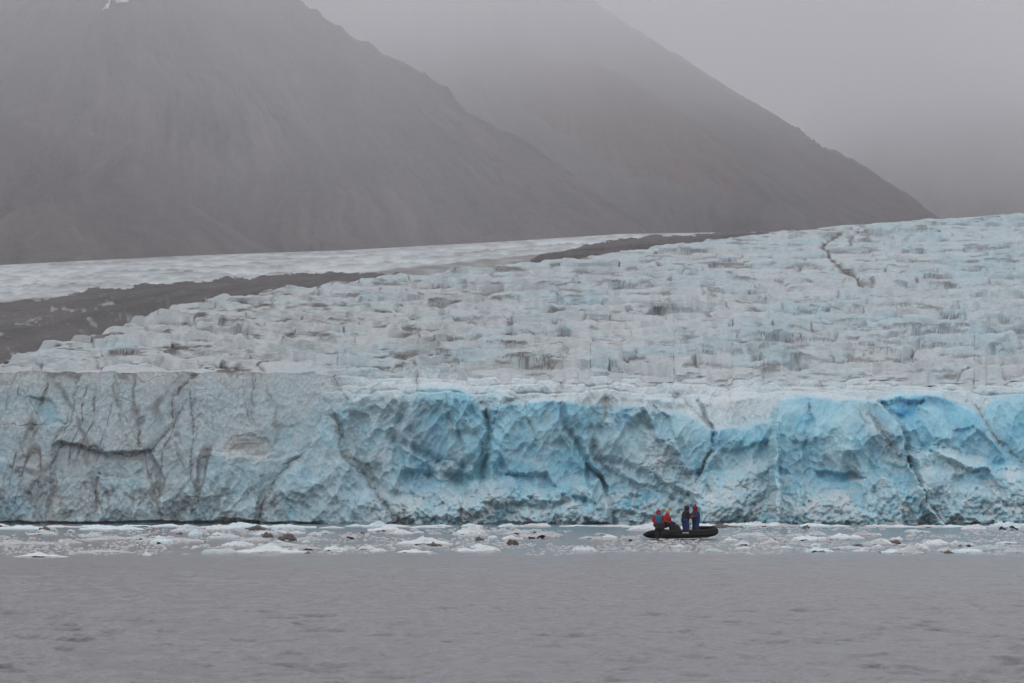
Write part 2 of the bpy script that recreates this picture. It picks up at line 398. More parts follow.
blue = np.maximum(blue, (0.74 + 0.24 * fbm(A / 25, B / 20, 209, 3) - 0.25 * np.clip(rimr, 0, 1)) * bm_ * (1 - 0.45 * frost) * (1 - 0.35 * (1 - sstep(380, 480, A))) * (1 - 0.2 * sstep(585, 610, A) * sstep(705, 680, A)))
up_ = (1 - bm_) * sstep(340, 420, A); blue = blue * (1 - 0.35 * up_); deep = deep * (1 - up_)
D += 0.5 * bm_ * sstep(380, 430, A)
blue = blue * (1 - 0.50 * pale * (0.3 + 0.7 * r5)) * (1 - 0.40 * rub * (r5 > 0.55)) * (1 - 0.25 * rub * (r6 > 0.6)); deep = deep * (1 - 0.7 * pale) * (1 - 0.6 * rub)
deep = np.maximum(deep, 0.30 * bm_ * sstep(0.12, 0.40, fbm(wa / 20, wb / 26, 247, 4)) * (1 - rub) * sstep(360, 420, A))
# low ledges where the first serac rows break down into the face
rt = sstep(320, 370, A)
for (yl, am, sd_) in ((391, 1.3, 261), (383, 1.2, 263), (377, 0.9, 265)):
    yy = yl + 4.0 * fbm(A / 34, A * 0 + sd_, sd_, 4, 0.6) + 3.0 * (sstep(0.4, 0.6, vnoise(A / 24, A * 0 + sd_, sd_ + 1)) - 0.5)
    D -= am * rt * sstep(yy + 0.8, yy - 0.8, B) + 0.8 * rt * sstep(yy + 7, yy, B) * 0.5
    dirt = np.maximum(dirt, 0.45 * rt * np.exp(-((B - yy + 1.6) / 1.0) ** 2) * sstep(0.5, 0.75, vnoise(A / 12, A * 0 + sd_, sd_ + 2)))
# horizontal banding near the top of the wall stays whiter
topw = sstep(398, 378, B + 6 * fbm(A / 40, B / 10, 181, 3))
blue = blue * (1 - 0.55 * topw * sstep(900, 860, A) )
# dirt: veins, seams and patches in the ice
def vein(pts, w, s, groove=0.25, jag=1.0):
    global D, dirt
    a = A + 4.5 * jag * fbm(A / 9, B / 9, 191, 4, .6) ; b = B + 4.5 * jag * fbm(A / 9 + 9, B / 9, 195, 4, .6)
    d = seg_dist(a, b, pts)
    br_ = sstep(0.22, 0.6, vnoise(A / 6, B / 6, 199) * 0.6 + 0.4 * vnoise(A / 2.2, B / 2.2, 198))
    ww = 0.78 * w * (0.22 + 0.65 * vnoise(A / 7, B / 7, 197) + 0.25 * vnoise(A / 2, B / 2, 196))
    dirt = np.maximum(dirt, s * (0.45 + 0.55 * br_) * np.exp(-(d / ww) ** 2))
    dirt = np.maximum(dirt, 0.42 * s * br_ * np.exp(-(d / (w * 2.4)) ** 2))
    D -= 0.28 * groove * np.exp(-(d / (w * 0.9)) ** 2)
V = [([(200, 370), (188, 376), (177, 388), (171, 400), (171, 425), (160, 437), (150, 450)], 3.4, 0.9, 0.35),
     ([(150, 450), (128, 456), (112, 453), (95, 447), (78, 445), (65, 444), (53, 450), (50, 465), (49, 485)], 1.9, 0.9, 0.35),
     ([(77, 374), (73, 395), (70, 415), (63, 432), (60, 445)], 1.6, 0.75, 0.2), ([(66, 415), (58, 432), (52, 440)], 2.4, 0.6, 0.2),
     ([(10, 378), (6, 395), (2, 412)], 1.3, 0.5, 0.1), ([(113, 374), (117, 395), (119, 415), (123, 432)], 1.1, 0.6, 0.1),
     ([(135, 412), (138, 424), (139, 448)], 1.8, 0.85, 0.3), ([(138, 425), (124, 440), (115, 452)], 1.0, 0.6, 0.1), ([(139, 418), (152, 408)], 0.8, 0.5, 0.1),
     ([(189, 392), (191, 430), (190, 452), (193, 480), (198, 495), (206, 524)], 1.4, 0.85, 0.3), ([(188, 422), (199, 412)], 1.0, 0.8, 0.1),
     ([(199, 462), (208, 455), (215, 453)], 1.4, 0.9, 0.2), ([(241, 380), (243, 405), (247, 426)], 1.3, 0.45, 0.1), ([(252, 368), (251, 392), (250, 412)], 3.6, 0.6, 0.2),
     ([(307, 448), (291, 461), (276, 476), (268, 492), (261, 508), (258, 524)], 2.8, 0.8, 0.7), ([(328, 413), (335, 422), (340, 437), (343, 455), (352, 464), (363, 474), (374, 488), (388, 508), (394, 522)], 3.0, 0.75, 0.6),
     ([(345, 455), (360, 462), (372, 470)], 4.5, 0.7, 0.1), ([(350, 470), (362, 478)], 4, 0.4, 0),
     ([(333, 368), (336, 378), (340, 390), (346, 398)], 2.0, 0.85, 0.3), ([(352, 395), (360, 388), (378, 384)], 1.2, 0.6, 0.1), ([(353, 424), (357, 440), (358, 458)], 2.0, 0.5, 0.2),
     ([(0, 424), (20, 423), (36, 426)], 1.3, 0.9, 0.2), ([(24, 385), (25, 430), (22, 450)], 1.0, 0.45, 0.1), ([(18, 445), (25, 462), (30, 485)], 3.5, 0.55, 0.3),
     ([(36, 445), (40, 470), (42, 485)], 1.6, 0.5, 0.1), ([(8, 462), (18, 478), (28, 498), (38, 522)], 4.5, 0.6, 0.5), ([(0, 500), (14, 515), (24, 526)], 3.5, 0.5, 0.2),
     ([(50, 490), (60, 500), (68, 522)], 4.0, 0.55, 0.3), ([(96, 472), (96, 512)], 1.6, 0.8, 0.4), ([(96, 472), (118, 476), (150, 478)], 1.4, 0.7, 0.2),
     ([(84, 448), (110, 458), (150, 458), (160, 450)], 4.5, 0.45, 0), ([(115, 495), (118, 508), (126, 518)], 1.5, 0.7, 0.2), ([(150, 470), (150, 500), (156, 522)], 2.5, 0.6, 0.3),
     ([(60, 512), (110, 518), (140, 516)], 3.2, 0.55, 0.1), ([(232, 500), (236, 518)], 2.8, 0.45, 0.1), ([(206, 500), (214, 512), (222, 524)], 1.8, 0.4, 0.2),
     ([(414, 372), (416, 390)], 1.8, 0.85, 0.3), ([(444, 393), (448, 406)], 1.0, 0.8, 0.2), ([(481, 440), (481, 455)], 0.9, 0.8, 0.1), ([(526, 400), (528, 420), (536, 440)], 1.0, 0.7, 0.2),
     ([(562, 376), (561, 386)], 3.0, 0.7, 0.2), ([(606, 405), (602, 425)], 4.5, 0.62, 0.2), ([(597, 448), (604, 460)], 3.5, 0.5, 0.1), ([(576, 424), (584, 430)], 4, 0.3, 0.1),
     ([(640, 415), (646, 425), (660, 436)], 1.6, 0.5, 0.1), ([(660, 448), (674, 462), (690, 478)], 4.5, 0.42, 0.1), ([(678, 392), (690, 404), (702, 418), (712, 427)], 1.4, 0.85, 0.3),
     ([(870, 412), (878, 428), (888, 444), (898, 456)], 5.5, 0.78, 0.1), ([(856, 408), (866, 424)], 2, 0.6, 0.3), ([(983, 404), (988, 420), (996, 434), (1008, 448), (1022, 462)], 2.2, 0.75, 0.5),
     ([(903, 505), (906, 510)], 3.2, 0.6, 0), ([(928, 508), (938, 522)], 1.6, 0.7, 0.4), ([(402, 505), (406, 520)], 2.2, 0.7, 0.3), ([(232, 446), (258, 444)], 5.5, 0.42, 0), ([(505, 402), (520, 404)], 2.0, 0.35, 0),
     ([(876, 382), (876, 374)], 2.2, 0.8, 0.2), ([(827, 384), (829, 376)], 2.0, 0.7, 0.2), ([(660, 375), (663, 383)], 1.6, 0.6, 0.1)]
for pts, w, s, g in V: vein(pts, w, s, g)
# thin cracks everywhere and grime in the fracture edges of the left part
crack = np.exp(-(e2 / 0.035) ** 2) * sstep(0.45, 0.75, vnoise(A / 40, B / 40, 211))
dirt = np.maximum(dirt, crack * (0.25 * left + 0.05))
crack2 = np.exp(-(e / 0.02) ** 2) * sstep(0.4, 0.7, vnoise(A / 50 + 7, B / 50, 213)); dirt = np.maximum(dirt, crack2 * (0.25 * left + 0.05)); D -= 0.05 * (crack + crack2) * (0.3 + left)
g = sstep(0.44, 0.64, vnoise(wa / 22, wb / 14, 221) * 0.5 + 0.3 * vnoise(A / 6, B / 7, 223) + 0.2 * vnoise(A / 2, B / 2.4, 222)) * (1 - topw * (1 - left))
dirt = np.maximum(dirt, g * (0.06 + 0.06 * left + 0.30 * left * sstep(455, 500, B)))
dirt = np.maximum(dirt, 0.08 * left * sstep(0.45, 0.8, vnoise(A / 6 + B / 60, B / 45, 225)))
st1 = sstep(0.48, 0.72, 0.5 * vnoise(wa / 13 + wb / 26, wb / 17, 273) + 0.3 * vnoise(A / 4, B / 6, 275) + 0.2 * vnoise(A / 1.8, B / 2.2, 277))
dirt = np.maximum(dirt, st1 * left * (0.10 + 0.50 * sstep(435, 505, B)))
for (k1, k2, sd_, am) in ((0.25, 17.0, 291, 0.75), (-0.45, 24.0, 293, 0.6), (0.7, 30.0, 295, 0.6)):   # dark seams, steep and slanting
    q = A + k1 * B + 7 * fbm(A / 30, B / 30, sd_, 4, 0.55)
    ln = 1 - np.abs(vnoise(q / k2, (B - 0.4 * A) / 130, sd_ + 1) * 2 - 1)
    dirt = np.maximum(dirt, am * left * sstep(0.90, 0.985, ln) * sstep(0.42, 0.66, 0.6 * vnoise(A / 34, B / 26, sd_ + 2) + 0.4 * vnoise(A / 7, B / 7, sd_ + 3)))
    dirt = np.maximum(dirt, 0.30 * left * sstep(0.70, 0.97, ln) * sstep(0.50, 0.75, 0.5 * vnoise(A / 30, B / 26, sd_ + 4) + 0.5 * vnoise(A / 5, B / 6, sd_ + 5)))
dirt = np.maximum(dirt, 0.35 * left * sstep(0.80, 0.97, 1 - np.abs(fbm(wa / 28, wb / 28, 279, 4, 0.6)) * 2.6) * sstep(0.4, 0.7, vnoise(A / 30, B / 30, 281)))
dirt = np.maximum(dirt, 0.08 * left * sstep(400, 470, B) + 0.02)
D -= 0.7 * sstep(520.0, 523.0, B + 2 * fbm(A / 18, B * 0, 233, 3)) * (0.2 + 0.7 * left)               # wave-cut notch
D = np.where(np.abs(A - 512) > 640, D * 0.8, D)
# colour by the top rim
YC = Y0 - D; XC = (A - 512) / F * Y0; ZC = wz(B, Y0) - 0.05
cliff = np.stack([XC, YC, ZC], -1)
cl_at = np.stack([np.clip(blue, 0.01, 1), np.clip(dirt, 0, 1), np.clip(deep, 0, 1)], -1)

# --- the ice surface behind: crevassed lobe, dark medial moraine, smooth strip below the mountains
kp = [-1500, 0, 120, 180, 350, 512, 620, 740, 880, 1024, 2500]
kY = {1: [545, 585, 625, 650, 720, 800, 880, 960, 1050, 1090, 1150],
      2: [900, 920, 930, 930, 900, 900, 960, 1060, 1150, 1200, 1250],
      3: [2800] * 7 + [2800, 2800, 2800, 2800]}
ky = {0: [371] * 4 + [373, 371, 373, 375, 379, 380, 380],
      1: [366, 362, 325, 303, 281, 264, 252, 236.5, 223, 214, 190],
      2: [305, 301, 291, 286, 274, 257, 245, 234.5, 226, 222, 205],
      3: [272, 265, 259, 256, 250, 241, 234, 232, 232, 232, 232]}
crY = [np.interp(pxs, kp, kY[k]) for k in (1, 2, 3)]
cry = [np.interp(pxs, kp, ky[k]) for k in (0, 1, 2, 3)]
ytopS = np.interp(pxs, [0, 330, 420, 1024], [370.5, 372, 373, 380])
ytopZ = wz(ytopS, Y0); ytopD = wz(ytop, Y0) - ytopZ; YS = 529.0
Yf = YC[-1]                                                           # front edge joins the top of the face
n1_, n2_, n3_ = 800, 120, 140
rows_Y = []; rows_s = []
for k in range(1, n1_ + 1): rows_Y.append(Yf + (crY[0] - Yf) * (k / n1_) ** 1.25); rows_s.append(k / n1_)
for k in range(1, n2_ + 1): rows_Y.append(crY[0] + (crY[1] - crY[0]) * (k / n2_)); rows_s.append(1 + k / n2_)
for k in range(1, n3_ + 1): rows_Y.append(crY[1] + (crY[2] - crY[1]) * (k / n3_) ** 1.6); rows_s.append(2 + k / n3_)
FY = np.stack(rows_Y); FP = np.repeat(pxs[None, :], len(FY), 0)
Zk = [ytopZ, wz(cry[1], crY[0]), wz(cry[2], crY[1]), wz(cry[3], crY[2])]
FZ = np.where(FY <= crY[0], ytopZ + (Zk[1] - ytopZ) * (FY - YS) / (crY[0] - YS),
     np.where(FY <= crY[1], Zk[1] + (Zk[2] - Zk[1]) * (FY - crY[0]) / (crY[1] - crY[0]),
                            Zk[2] + (Zk[3] - Zk[2]) * (FY - crY[1]) / (crY[2] - crY[1])))
# roll the lobe crest over so that it stands as an edge in front of the moraine
base_row = HOR - (FZ - H) * F / FY
toS = np.exp(-np.clip(FY - Yf, 0, 60) / 5.0)
FZ = FZ + toS * (ytopD - (Zk[1] - ytopZ) * (Yf - YS) / (crY[0] - YS))
S = np.where(FY <= crY[0], (FY - Yf) / (crY[0] - Yf), 1 + np.clip((FY - crY[0]) / (crY[1] - crY[0]), 0, 1) + np.clip((FY - crY[1]) / (crY[2] - crY[1]), 0, 1))
sp_px = np.interp(base_row, [212, 240, 280, 330, 380], [3.7, 4.6, 6.6, 9.4, 12.0])   # height of a serac row
_yy = np.linspace(150, 420, 541); _g = np.cumsum(0.5 / np.interp(_yy, [212, 240, 280, 330, 380], [3.7, 4.6, 6.6, 9.4, 12.0]))
vrow = -np.interp(base_row, _yy, _g)
urow = (FP - 512) / 62.0 * np.interp(FP * 0 + base_row, [212, 380], [1.5, 1.0])
ww1 = 0.9 * fbm(urow * 0.35, vrow * 0.30, 301, 3); ww2 = 0.16 * fbm(urow * 1.8, vrow * 0.8, 305, 2)
h1, e1, r1, dv1 = cells(urow + 0.25 * ww1, vrow + ww1 * 0.9 + ww2, 311, 0.25, 0.85, soft=26, vslope=0.95)
h2_, e2_, r2_, dv2 = cells(urow * 2.6 + ww2, vrow * 1.9 + ww1, 321, 0.4, 0.9, soft=20, vslope=0.75)
rise = sp_px * FY / F                                                  # metres per serac row
lobe = sstep(1.02, 0.97, S)
amp = lobe * sstep(0.0, 7.0, FY - Yf)
h3_, e3_, r3_, dv3 = cells(urow * 6.5 + ww2 * 3, vrow * 3.7 + ww1 * 2, 327, 0.6, 0.95, soft=16, vslope=0.7)
rowp = vrow * 1.15 + 1.1 * fbm(urow * 0.5, vrow * 0.22, 337, 3) + 0.22 * fbm(urow * 3.0, vrow * 0.4, 338, 2) + 0.35 * (r1 - 0.5)
fr_ = rowp - np.floor(rowp)
saw = np.where(fr_ < 0.14, fr_ / 0.14, 1 - (fr_ - 0.14) / 0.86) - 0.5
hgt_r = 0.55 + 0.9 * vnoise(urow * 1.7 + np.floor(rowp) * 7.3, np.floor(rowp) * 3.1, 339)
dz = h1 * 0.70 * rise + h2_ * 0.28 * rise + h3_ * 0.09 * rise + saw * hgt_r * 0.95 * rise
crk = np.exp(-(e1 / 0.05) ** 2) * sstep(0.50, 0.75, vnoise(urow * 3.1, vrow * 1.3, 331)) * (0.35 + 0.65 * sstep(0.30, 0.15, np.abs(dv1)))
dz -= crk * 0.3 * rise
dz += 0.12 * rise * fbm(urow * 5, vrow * 3, 335, 3)
FZ = FZ + dz * amp
zr = (FZ + dz * amp) * F / FY                                        # height in fine units, so that stains vary down a face too
# big dark crevasse near the skyline on the right and a few more dark seams
fdirt = 0 * FZ
br = base_row + 2.0 * fbm(FP / 12, base_row / 8, 341, 3); bp = FP + 5 * fbm(FP / 14, base_row / 8, 345, 3)
for pts, w, s in [([(842, 233), (826, 240), (822, 247), (828, 256), (836, 266), (858, 276), (862, 288)], 2.6, 1.0), ([(856, 232), (848, 240), (850, 248)], 1.8, 0.8),
                  ([(858, 278), (872, 286)], 3.5, 0.7), ([(444, 304), (470, 298), (500, 290)], 2.2, 0.8), ([(522, 292), (535, 290)], 2.6, 0.8), ([(560, 300), (600, 298)], 1.4, 0.5),
                  ([(330, 342), (420, 347)], 1.4, 0.5), ([(240, 330), (250, 345)], 2.0, 0.6), ([(680, 276), (690, 268)], 1.6, 0.5), ([(806, 262), (796, 272)], 2.0, 0.5)]:
    d = seg_dist(bp, br, pts); q = np.exp(-(d / w) ** 2)
    fdirt = np.maximum(fdirt, s * q); FZ -= q * 0.5 * rise * amp
patch = sstep(0.47, 0.70, 0.45 * vnoise(FP / 38, base_row / 7, 351) + 0.30 * vnoise(FP / 9 + zr / 9, zr / 2.6, 355) + 0.25 * vnoise(FP / 3.4 - zr / 5, zr / 1.3, 356))
zone_d = np.interp(FP, [0, 200, 330, 480, 640, 1024], [0.85, 1.1, 1.05, 0.85, 0.58, 0.50])
fdirt = np.maximum(fdirt, patch * zone_d * 0.45)
fdirt = np.maximum(fdirt, crk * (0.35 + 0.6 * (r1 > 0.62)) * 0.9)
edge_d = np.maximum(np.maximum(sstep(-0.25, -0.5, dv1), sstep(0.3, 0.5, dv1)), np.maximum(sstep(0.90, 0.98, fr_), sstep(0.09, 0.0, fr_)) * 1.1) * sstep(0.42, 0.70, vnoise(urow * 3.2, zr / 7, 361) * .55 + .45 * vnoise(FP / 8, zr / 1.6, 363))
fdirt = np.maximum(fdirt, np.clip(edge_d, 0, 1) * (0.42 + 0.5 * zone_d))
fdirt = np.maximum(fdirt, 0.08 + 0.12 * zone_d)
fblue = 0.06 + 0.06 * (r3_ - 0.5) + 0.20 * fbm(FP / 70, base_row / 16, 371, 3) + 0.16 * sstep(-0.15, -0.5, dv1) + 0.14 * (r1 - 0.5)
fblue += 0.10 * sstep(400, 1000, FP) - 0.06 * sstep(500, 200, FP)
# strip beyond the moraine
far = sstep(1.9, 2.1, S)
st = 0.6 * fbm(FP / 40 + base_row / 9, base_row / 2.2 + FP / 90, 381, 4) + 0.6 * fbm(FP / 9, base_row / 1.3 + FP / 40, 385, 3)
FZ += far * 0.9 * st * (1 - sstep(2.85, 3.0, S)) * 1.0
fblue = fblue * (1 - far) + far * (0.06 + 0.06 * st)
fdirt = fdirt * (1 - far) + far * np.clip(0.30 + 0.75 * st, 0.05, 0.85)
# moraine mask (between the lobe and the strip); thick at the left, thin in the middle, broad again at right
mor = ((S > 1.0) & (S < 2.0)).astype(float)
mrow = np.interp(FP, [-1500, 0, 60, 100, 180, 350, 400, 470, 530, 620, 740, 760], [303, 301, 296, 289, 283, 271, 269, 267, 258, 239, 230.5, 229]) + 2.2 * fbm(FP / 25, FP * 0 + 3, 391, 3)
debris = sstep(0.995, 1.03, S) * sstep(-1.5, 1.5, base_row - mrow - 9.0 * (1 - np.interp(FP, [330, 400, 470, 545, 740, 800], [1, 0.30, 0.0, 1, 1, 0])) + 3.0 * fbm(FP / 9, base_row / 2, 393, 4, .65))
thin = np.interp(FP, [330, 370, 480, 540, 740, 800], [1, 0.55, 0.35, 1, 1, 0])
fdirt = np.maximum(fdirt, sstep(0.98, 1.02, S) * sstep(2.08, 1.95, S) * sstep(830, 700, FP) * (0.55 + 0.3 * vnoise(FP / 12, base_row / 2, 395)))
win = sstep(0.62, 0.8, vnoise(FP / 16, base_row / 6, 397)) * (FP < 150) * (base_row > 296)   # ice showing through
hum = 0.5 * fbm(FP / 26, S * 9, 401, 3) + 0.22 * ridged(FP / 8, S * 22, 405, 2)
FZ += debris * hum * sstep(1.0, 1.15, S) * sstep(2.0, 1.8, S)
FZ -= sstep(0.995, 1.02, S) * sstep(1.25, 1.05, S) * 2.0 * sstep(760, 600, FP)
deb = debris > 0.5
fX = (FP - 512) / F * FY
field = np.stack([fX, FY, FZ], -1)
wn = sstep(0.60, 0.80, 0.6 * vnoise(FP / 18, base_row / 5, 397) + 0.4 * vnoise(FP / 4, base_row / 2, 398)) * (0.25 + 0.75 * (FP < 150)) * sstep(290, 300, base_row)
_k = np.clip((vv - 0.90) / 0.10, 0, 1) * 0.85
cl_at[..., 0] = cl_at[..., 0] * (1 - _k) + np.clip(fblue[0], 0.01, 1)[None, :] * _k
cl_at[..., 2] = cl_at[..., 2] * (1 - _k)
fi_at = np.stack([np.clip(fblue, 0.01, 1), np.clip(fdirt, 0, 1), np.where(deb, wn, 0)], -1)

co = np.concatenate([cliff.reshape(-1, 3), field.reshape(-1, 3)])
at = np.concatenate([cl_at.reshape(-1, 3), fi_at.reshape(-1, 3)])
NRT = NR + len(FY)
Q = grid_quads(NRT, NC)
qr = np.repeat(np.arange(NRT - 1), NC - 1)
isc = qr < NR - 1
dflat = np.concatenate([np.zeros(NR * NC, bool), deb.ravel()])
ism = dflat[Q[:, 0]] & ~isc
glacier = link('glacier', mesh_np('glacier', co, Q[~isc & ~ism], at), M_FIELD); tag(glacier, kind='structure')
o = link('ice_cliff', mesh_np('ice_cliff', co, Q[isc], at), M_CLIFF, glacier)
o['label'] = 'sheer blue and grey calving front standing in the water'
o = link('moraine', mesh_np('moraine', co, Q[ism], at), M_MORAINE, glacier)
o['label'] = 'dark band of rock debris lying on the ice'

# ------------------------------------------------------------------ mountains
def mountain(name, mat, Yc, a, b, apx, x0, x1, y0, y1, step, left_ridge, seed, gul, extra=None, foot=60):
    """slope with its edge through image points a and b at distance Yc, top at column apx, ridge running left"""
    ax, az = wx(a[0], Yc), wz(a[1], Yc); bx, bz = wx(b[0], Yc), wz(b[1], Yc)
    sl = (az - bz) / (bx - ax); tx = wx(apx, Yc); tz = az + (ax - tx) * sl
    xs = np.arange(x0, x1, step); ys = np.arange(y0, y1, step)
    X, Y = np.meshgrid(xs, ys)
    dx = np.where(X < tx, np.maximum(0, (tx - left_ridge) - X), X - tx); dy = Y - Yc
    r = np.sqrt(dx * dx + dy * dy + 25 ** 2) - 20
    an = np.arctan2(dy, X - tx)
    Z = tz - sl * r
    wob = fbm(X / 160, Y / 160, seed + 50, 3)
    g = ridged(an * gul + wob * 4.5 + r / 300, r / 260 + wob * 2, seed, 5, 0.6)
    Z += (g - 0.6) * 20 * sstep(0, 120, r)
    Z += 6 * fbm(X / 55, Y / 55, seed + 9, 4) + 14 * fbm(X / 260, Y / 260, seed + 19, 3) * sstep(20, 160, r)
    if extra: Z = extra(X, Y, Z)
    Z = np.maximum(Z, foot)
    me = mesh_np(name, np.stack([X, Y, Z], -1).reshape(-1, 3), grid_quads(*X.shape), smooth=True)
    return link(name, me, mat), (tx, tz, sl, xs, ys, Z)

def spurs(X, Y, Z):                                                    # darker knolls low on the left slope
    for (cx, cy, cz, s) in [(wx(115, 2900), 2930, wz(150, 2900), 0.62), (wx(40, 2900), 2880, wz(205, 2880), 0.6)]:
        r = np.hypot((X - cx), (Y - cy) * 0.8)
        c = cz - s * r + 5 * fbm(X / 40, Y / 40, 77, 4)
        k_ = 16.0
        hh = np.clip(0.5 + 0.5 * (c - Z) / k_, 0, 1)
        Z = Z * (1 - hh) + c * hh + k_ * hh * (1 - hh)
    return Z
t1x = wx(150, 3300)
MR1 = rock_material('scree grey', (0.094, 0.080, 0.082), (0.165, 0.145, 0.142), (0.075, 0.068, 0.076), 1.0, t1x, 3300.0)
m1, info1 = mountain('mountain', MR1, 3300, (268, 0), (606, 232), 150, -900, 330, 2700, 3450, 2.5, 500, 500, 9, spurs, 60)
MR2 = rock_material('scree brown', (0.085, 0.052, 0.047), (0.140, 0.092, 0.082), (0.078, 0.052, 0.048), 4.0, wx(585, 4350), 4350.0)
m2, _ = mountain('mountain_spur', MR2, 4350, (628, 90), (790, 226), 585, -300, 480, 3850, 4500, 3.0, 130, 600, 8, None, 90)
MR3 = rock_material('scree violet', (0.062, 0.056, 0.062), (0.110, 0.102, 0.106), (0.080, 0.064, 0.064), 7.0, wx(350, 4600), 4600.0)
m3, _ = mountain('mountain_ridge', MR3, 4600, (560, 0), (902, 215), 350, -500, 620, 4000, 4800, 3.5, 900, 700, 9, None, 90)
MR4 = rock_material('far crag', (0.05, 0.05, 0.055), (0.12, 0.12, 0.125), (0.06, 0.06, 0.065), 9.0, wx(1150, 5600), 5600.0, 18.0)
m4, _ = mountain('far_mountain', MR4, 5600, (1200, 30), (1290, 200), 1160, 100, 1400, 5000, 6100, 5.0, 240, 800, 10, None, 100)
for m in (m1, m2, m3, m4): tag(m, kind='structure')

# a small snow patch draped over the first mountain
tx, tz, sl, xs, ys, ZZ = info1
def hit(px, y):                                                        # first surface point of the slope seen along a ray
    for Yq in np.arange(2750, 3440, 2.0):
        X = wx(px, Yq); i = int((X - xs[0]) / 2.5); j = int((Yq - ys[0]) / 2.5)
        if 0 <= i < len(xs) and 0 <= j < len(ys) and ZZ[j, i] > wz(y, Yq): return X, Yq
    return None
bm = bmesh.new(); rows = []
for i in range(17):
    u = i / 16; px = 103 + 32 * u; yc = 19 - 18 * u; wd = (0.6 + 4.2 * 0.45 * math.sin(math.pi * min(1, u * 0.85 + 0.15)) * (0.4 + 0.9 * rnd.random()))
    row = []
    for k_ in (-1, -0.33, 0.33, 1):
        hh = hit(px + 1.6 * k_, yc + wd * k_ * 0.8)
        if hh is None: continue
        i_ = int((hh[0] - xs[0]) / 2.5); j_ = int((hh[1] - ys[0]) / 2.5)
        row.append(bm.verts.new((hh[0], hh[1], ZZ[max(0, j_ - 1):j_ + 2, max(0, i_ - 1):i_ + 2].max() + (2.6 if abs(k_) < 0.5 else 1.2))))
    if len(row) == 4: rows.append(row)
for r0, r1 in zip(rows[:-1], rows[1:]):
    for q in range(3): bm.faces.new((r0[q], r0[q + 1], r1[q + 1], r1[q]))
me = bpy.data.meshes.new('snow_patch'); bm.to_mesh(me); bm.free()
o = link('snow_patch', me, simple('old snow', (0.75, 0.76, 0.78), 0.8), m1); o['label'] = 'small white streak of old snow high on the slope'

# ------------------------------------------------------------------ water
cols = np.concatenate([-np.geomspace(1.5, 0.115, 30), np.arange(-0.113, 0.1131, 0.00026), np.geomspace(0.115, 1.5, 30)])
rowsY = np.concatenate([np.linspace(3, 55, 12), np.geomspace(58, 560, 1150), np.geomspace(600, 5000, 14)])
T, Yw = np.meshgrid(cols, rowsY); Xw = T * Yw
fine = (np.abs(T) < 0.116) & (Yw > 57)
dens = sstep(262, 235, Yw + 12 * fbm(Xw / 20, Yw / 60, 905, 2))        # 1 = open water, 0 = among the ice
Zw = np.zeros_like(Xw)
for lx, ly, am, sd in [(6.0, 9.0, 0.030, 1), (1.5, 1.9, 0.050, 2), (0.70, 1.0, 0.085, 3), (0.36, 0.6, 0.045, 4)]:
    vis = np.clip(1.3 - (Yw * Yw / (F * H)) * 0 - (Yw * 0.0019) / (ly * 0.35), 0, 1)
    n = vnoise(Xw / lx + 0.35 * Yw / ly, Yw / ly + 50 * sd, 910 + sd) * 2 - 1
    n = 1 - 2 * np.abs(n) if sd in (2, 3) else n
    Zw += am * n * vis
Zw *= fine * (0.25 + 0.75 * dens) * (0.40 + 0.5 * vnoise(Xw / 14, Yw / 45, 921) + 0.5 * vnoise(Xw / 2.6, Yw / 7.0, 923))
Zw -= 0.01
water = link('water', mesh_np('water', np.stack([Xw, Yw, Zw], -1).reshape(-1, 3), grid_quads(*Xw.shape), smooth=True), None)
k = NT('sea water'); p = k.pos()
s = k.node('ShaderNodeSeparateXYZ'); k.l.new(p, s.inputs[0])
mr = k.node('ShaderNodeMapRange'); k.l.new(s.outputs[1], mr.inputs[0])
mr.inputs[1].default_value = 238; mr.inputs[2].default_value = 270; mr.inputs[3].default_value = 1; mr.inputs[4].default_value = 0.30
n = k.noise(2.6, 5, 0.65, k.mapping(p, (1, 0.5, 1)))
k.col(k.mix(k.noise(0.02, 3, 0.5, p), (0.030, 0.029, 0.031), (0.042, 0.040, 0.043)))
k.b.inputs['IOR'].default_value = 1.33; k.b.inputs['Roughness'].default_value = 0.12; k.b.inputs['Specular IOR Level'].default_value = 0.33
bp_ = k.node('ShaderNodeBump'); bp_.inputs['Distance'].default_value = 0.13
k.l.new(mr.outputs[0], bp_.inputs['Strength']); k.l.new(n, bp_.inputs['Height']); k.l.new(bp_.outputs[0], k.b.inputs['Normal'])
water.data.materials.append(k.m); tag(water, kind='structure')

# ------------------------------------------------------------------ floating ice
def float_mat(name, c1, c2, c3):
    k = NT(name); o = k.pos(); n = k.noise(1.4, 5, 0.65, o); n2 = k.noise(7, 4, 0.6, o)
    c = k.mix(n, c1, c2); c = k.mix(k.math('MULTIPLY', k.math('GREATER_THAN', n2, 0.6), 0.5), c, c3)
    k.col(c); k.b.inputs['Roughness'].default_value = 0.45; k.bump(n2, 0.6, 0.08); return k.m
F_WHITE = float_mat('floe white', (0.48, 0.52, 0.54), (0.66, 0.69, 0.705), (0.5, 0.56, 0.58))
F_BLUE = float_mat('floe blue', (0.45, 0.58, 0.62), (0.64, 0.73, 0.755), (0.65, 0.72, 0.74))
F_GREY = float_mat('floe grey', (0.30, 0.31, 0.32), (0.52, 0.53, 0.53), (0.20, 0.20, 0.20))
F_DARK = float_mat('floe dirty', (0.035, 0.028, 0.022), (0.10, 0.08, 0.06), (0.05, 0.04, 0.035))
F_MILK = float_mat('floe glassy', (0.30, 0.38, 0.40), (0.50, 0.56, 0.57), (0.2, 0.24, 0.26))

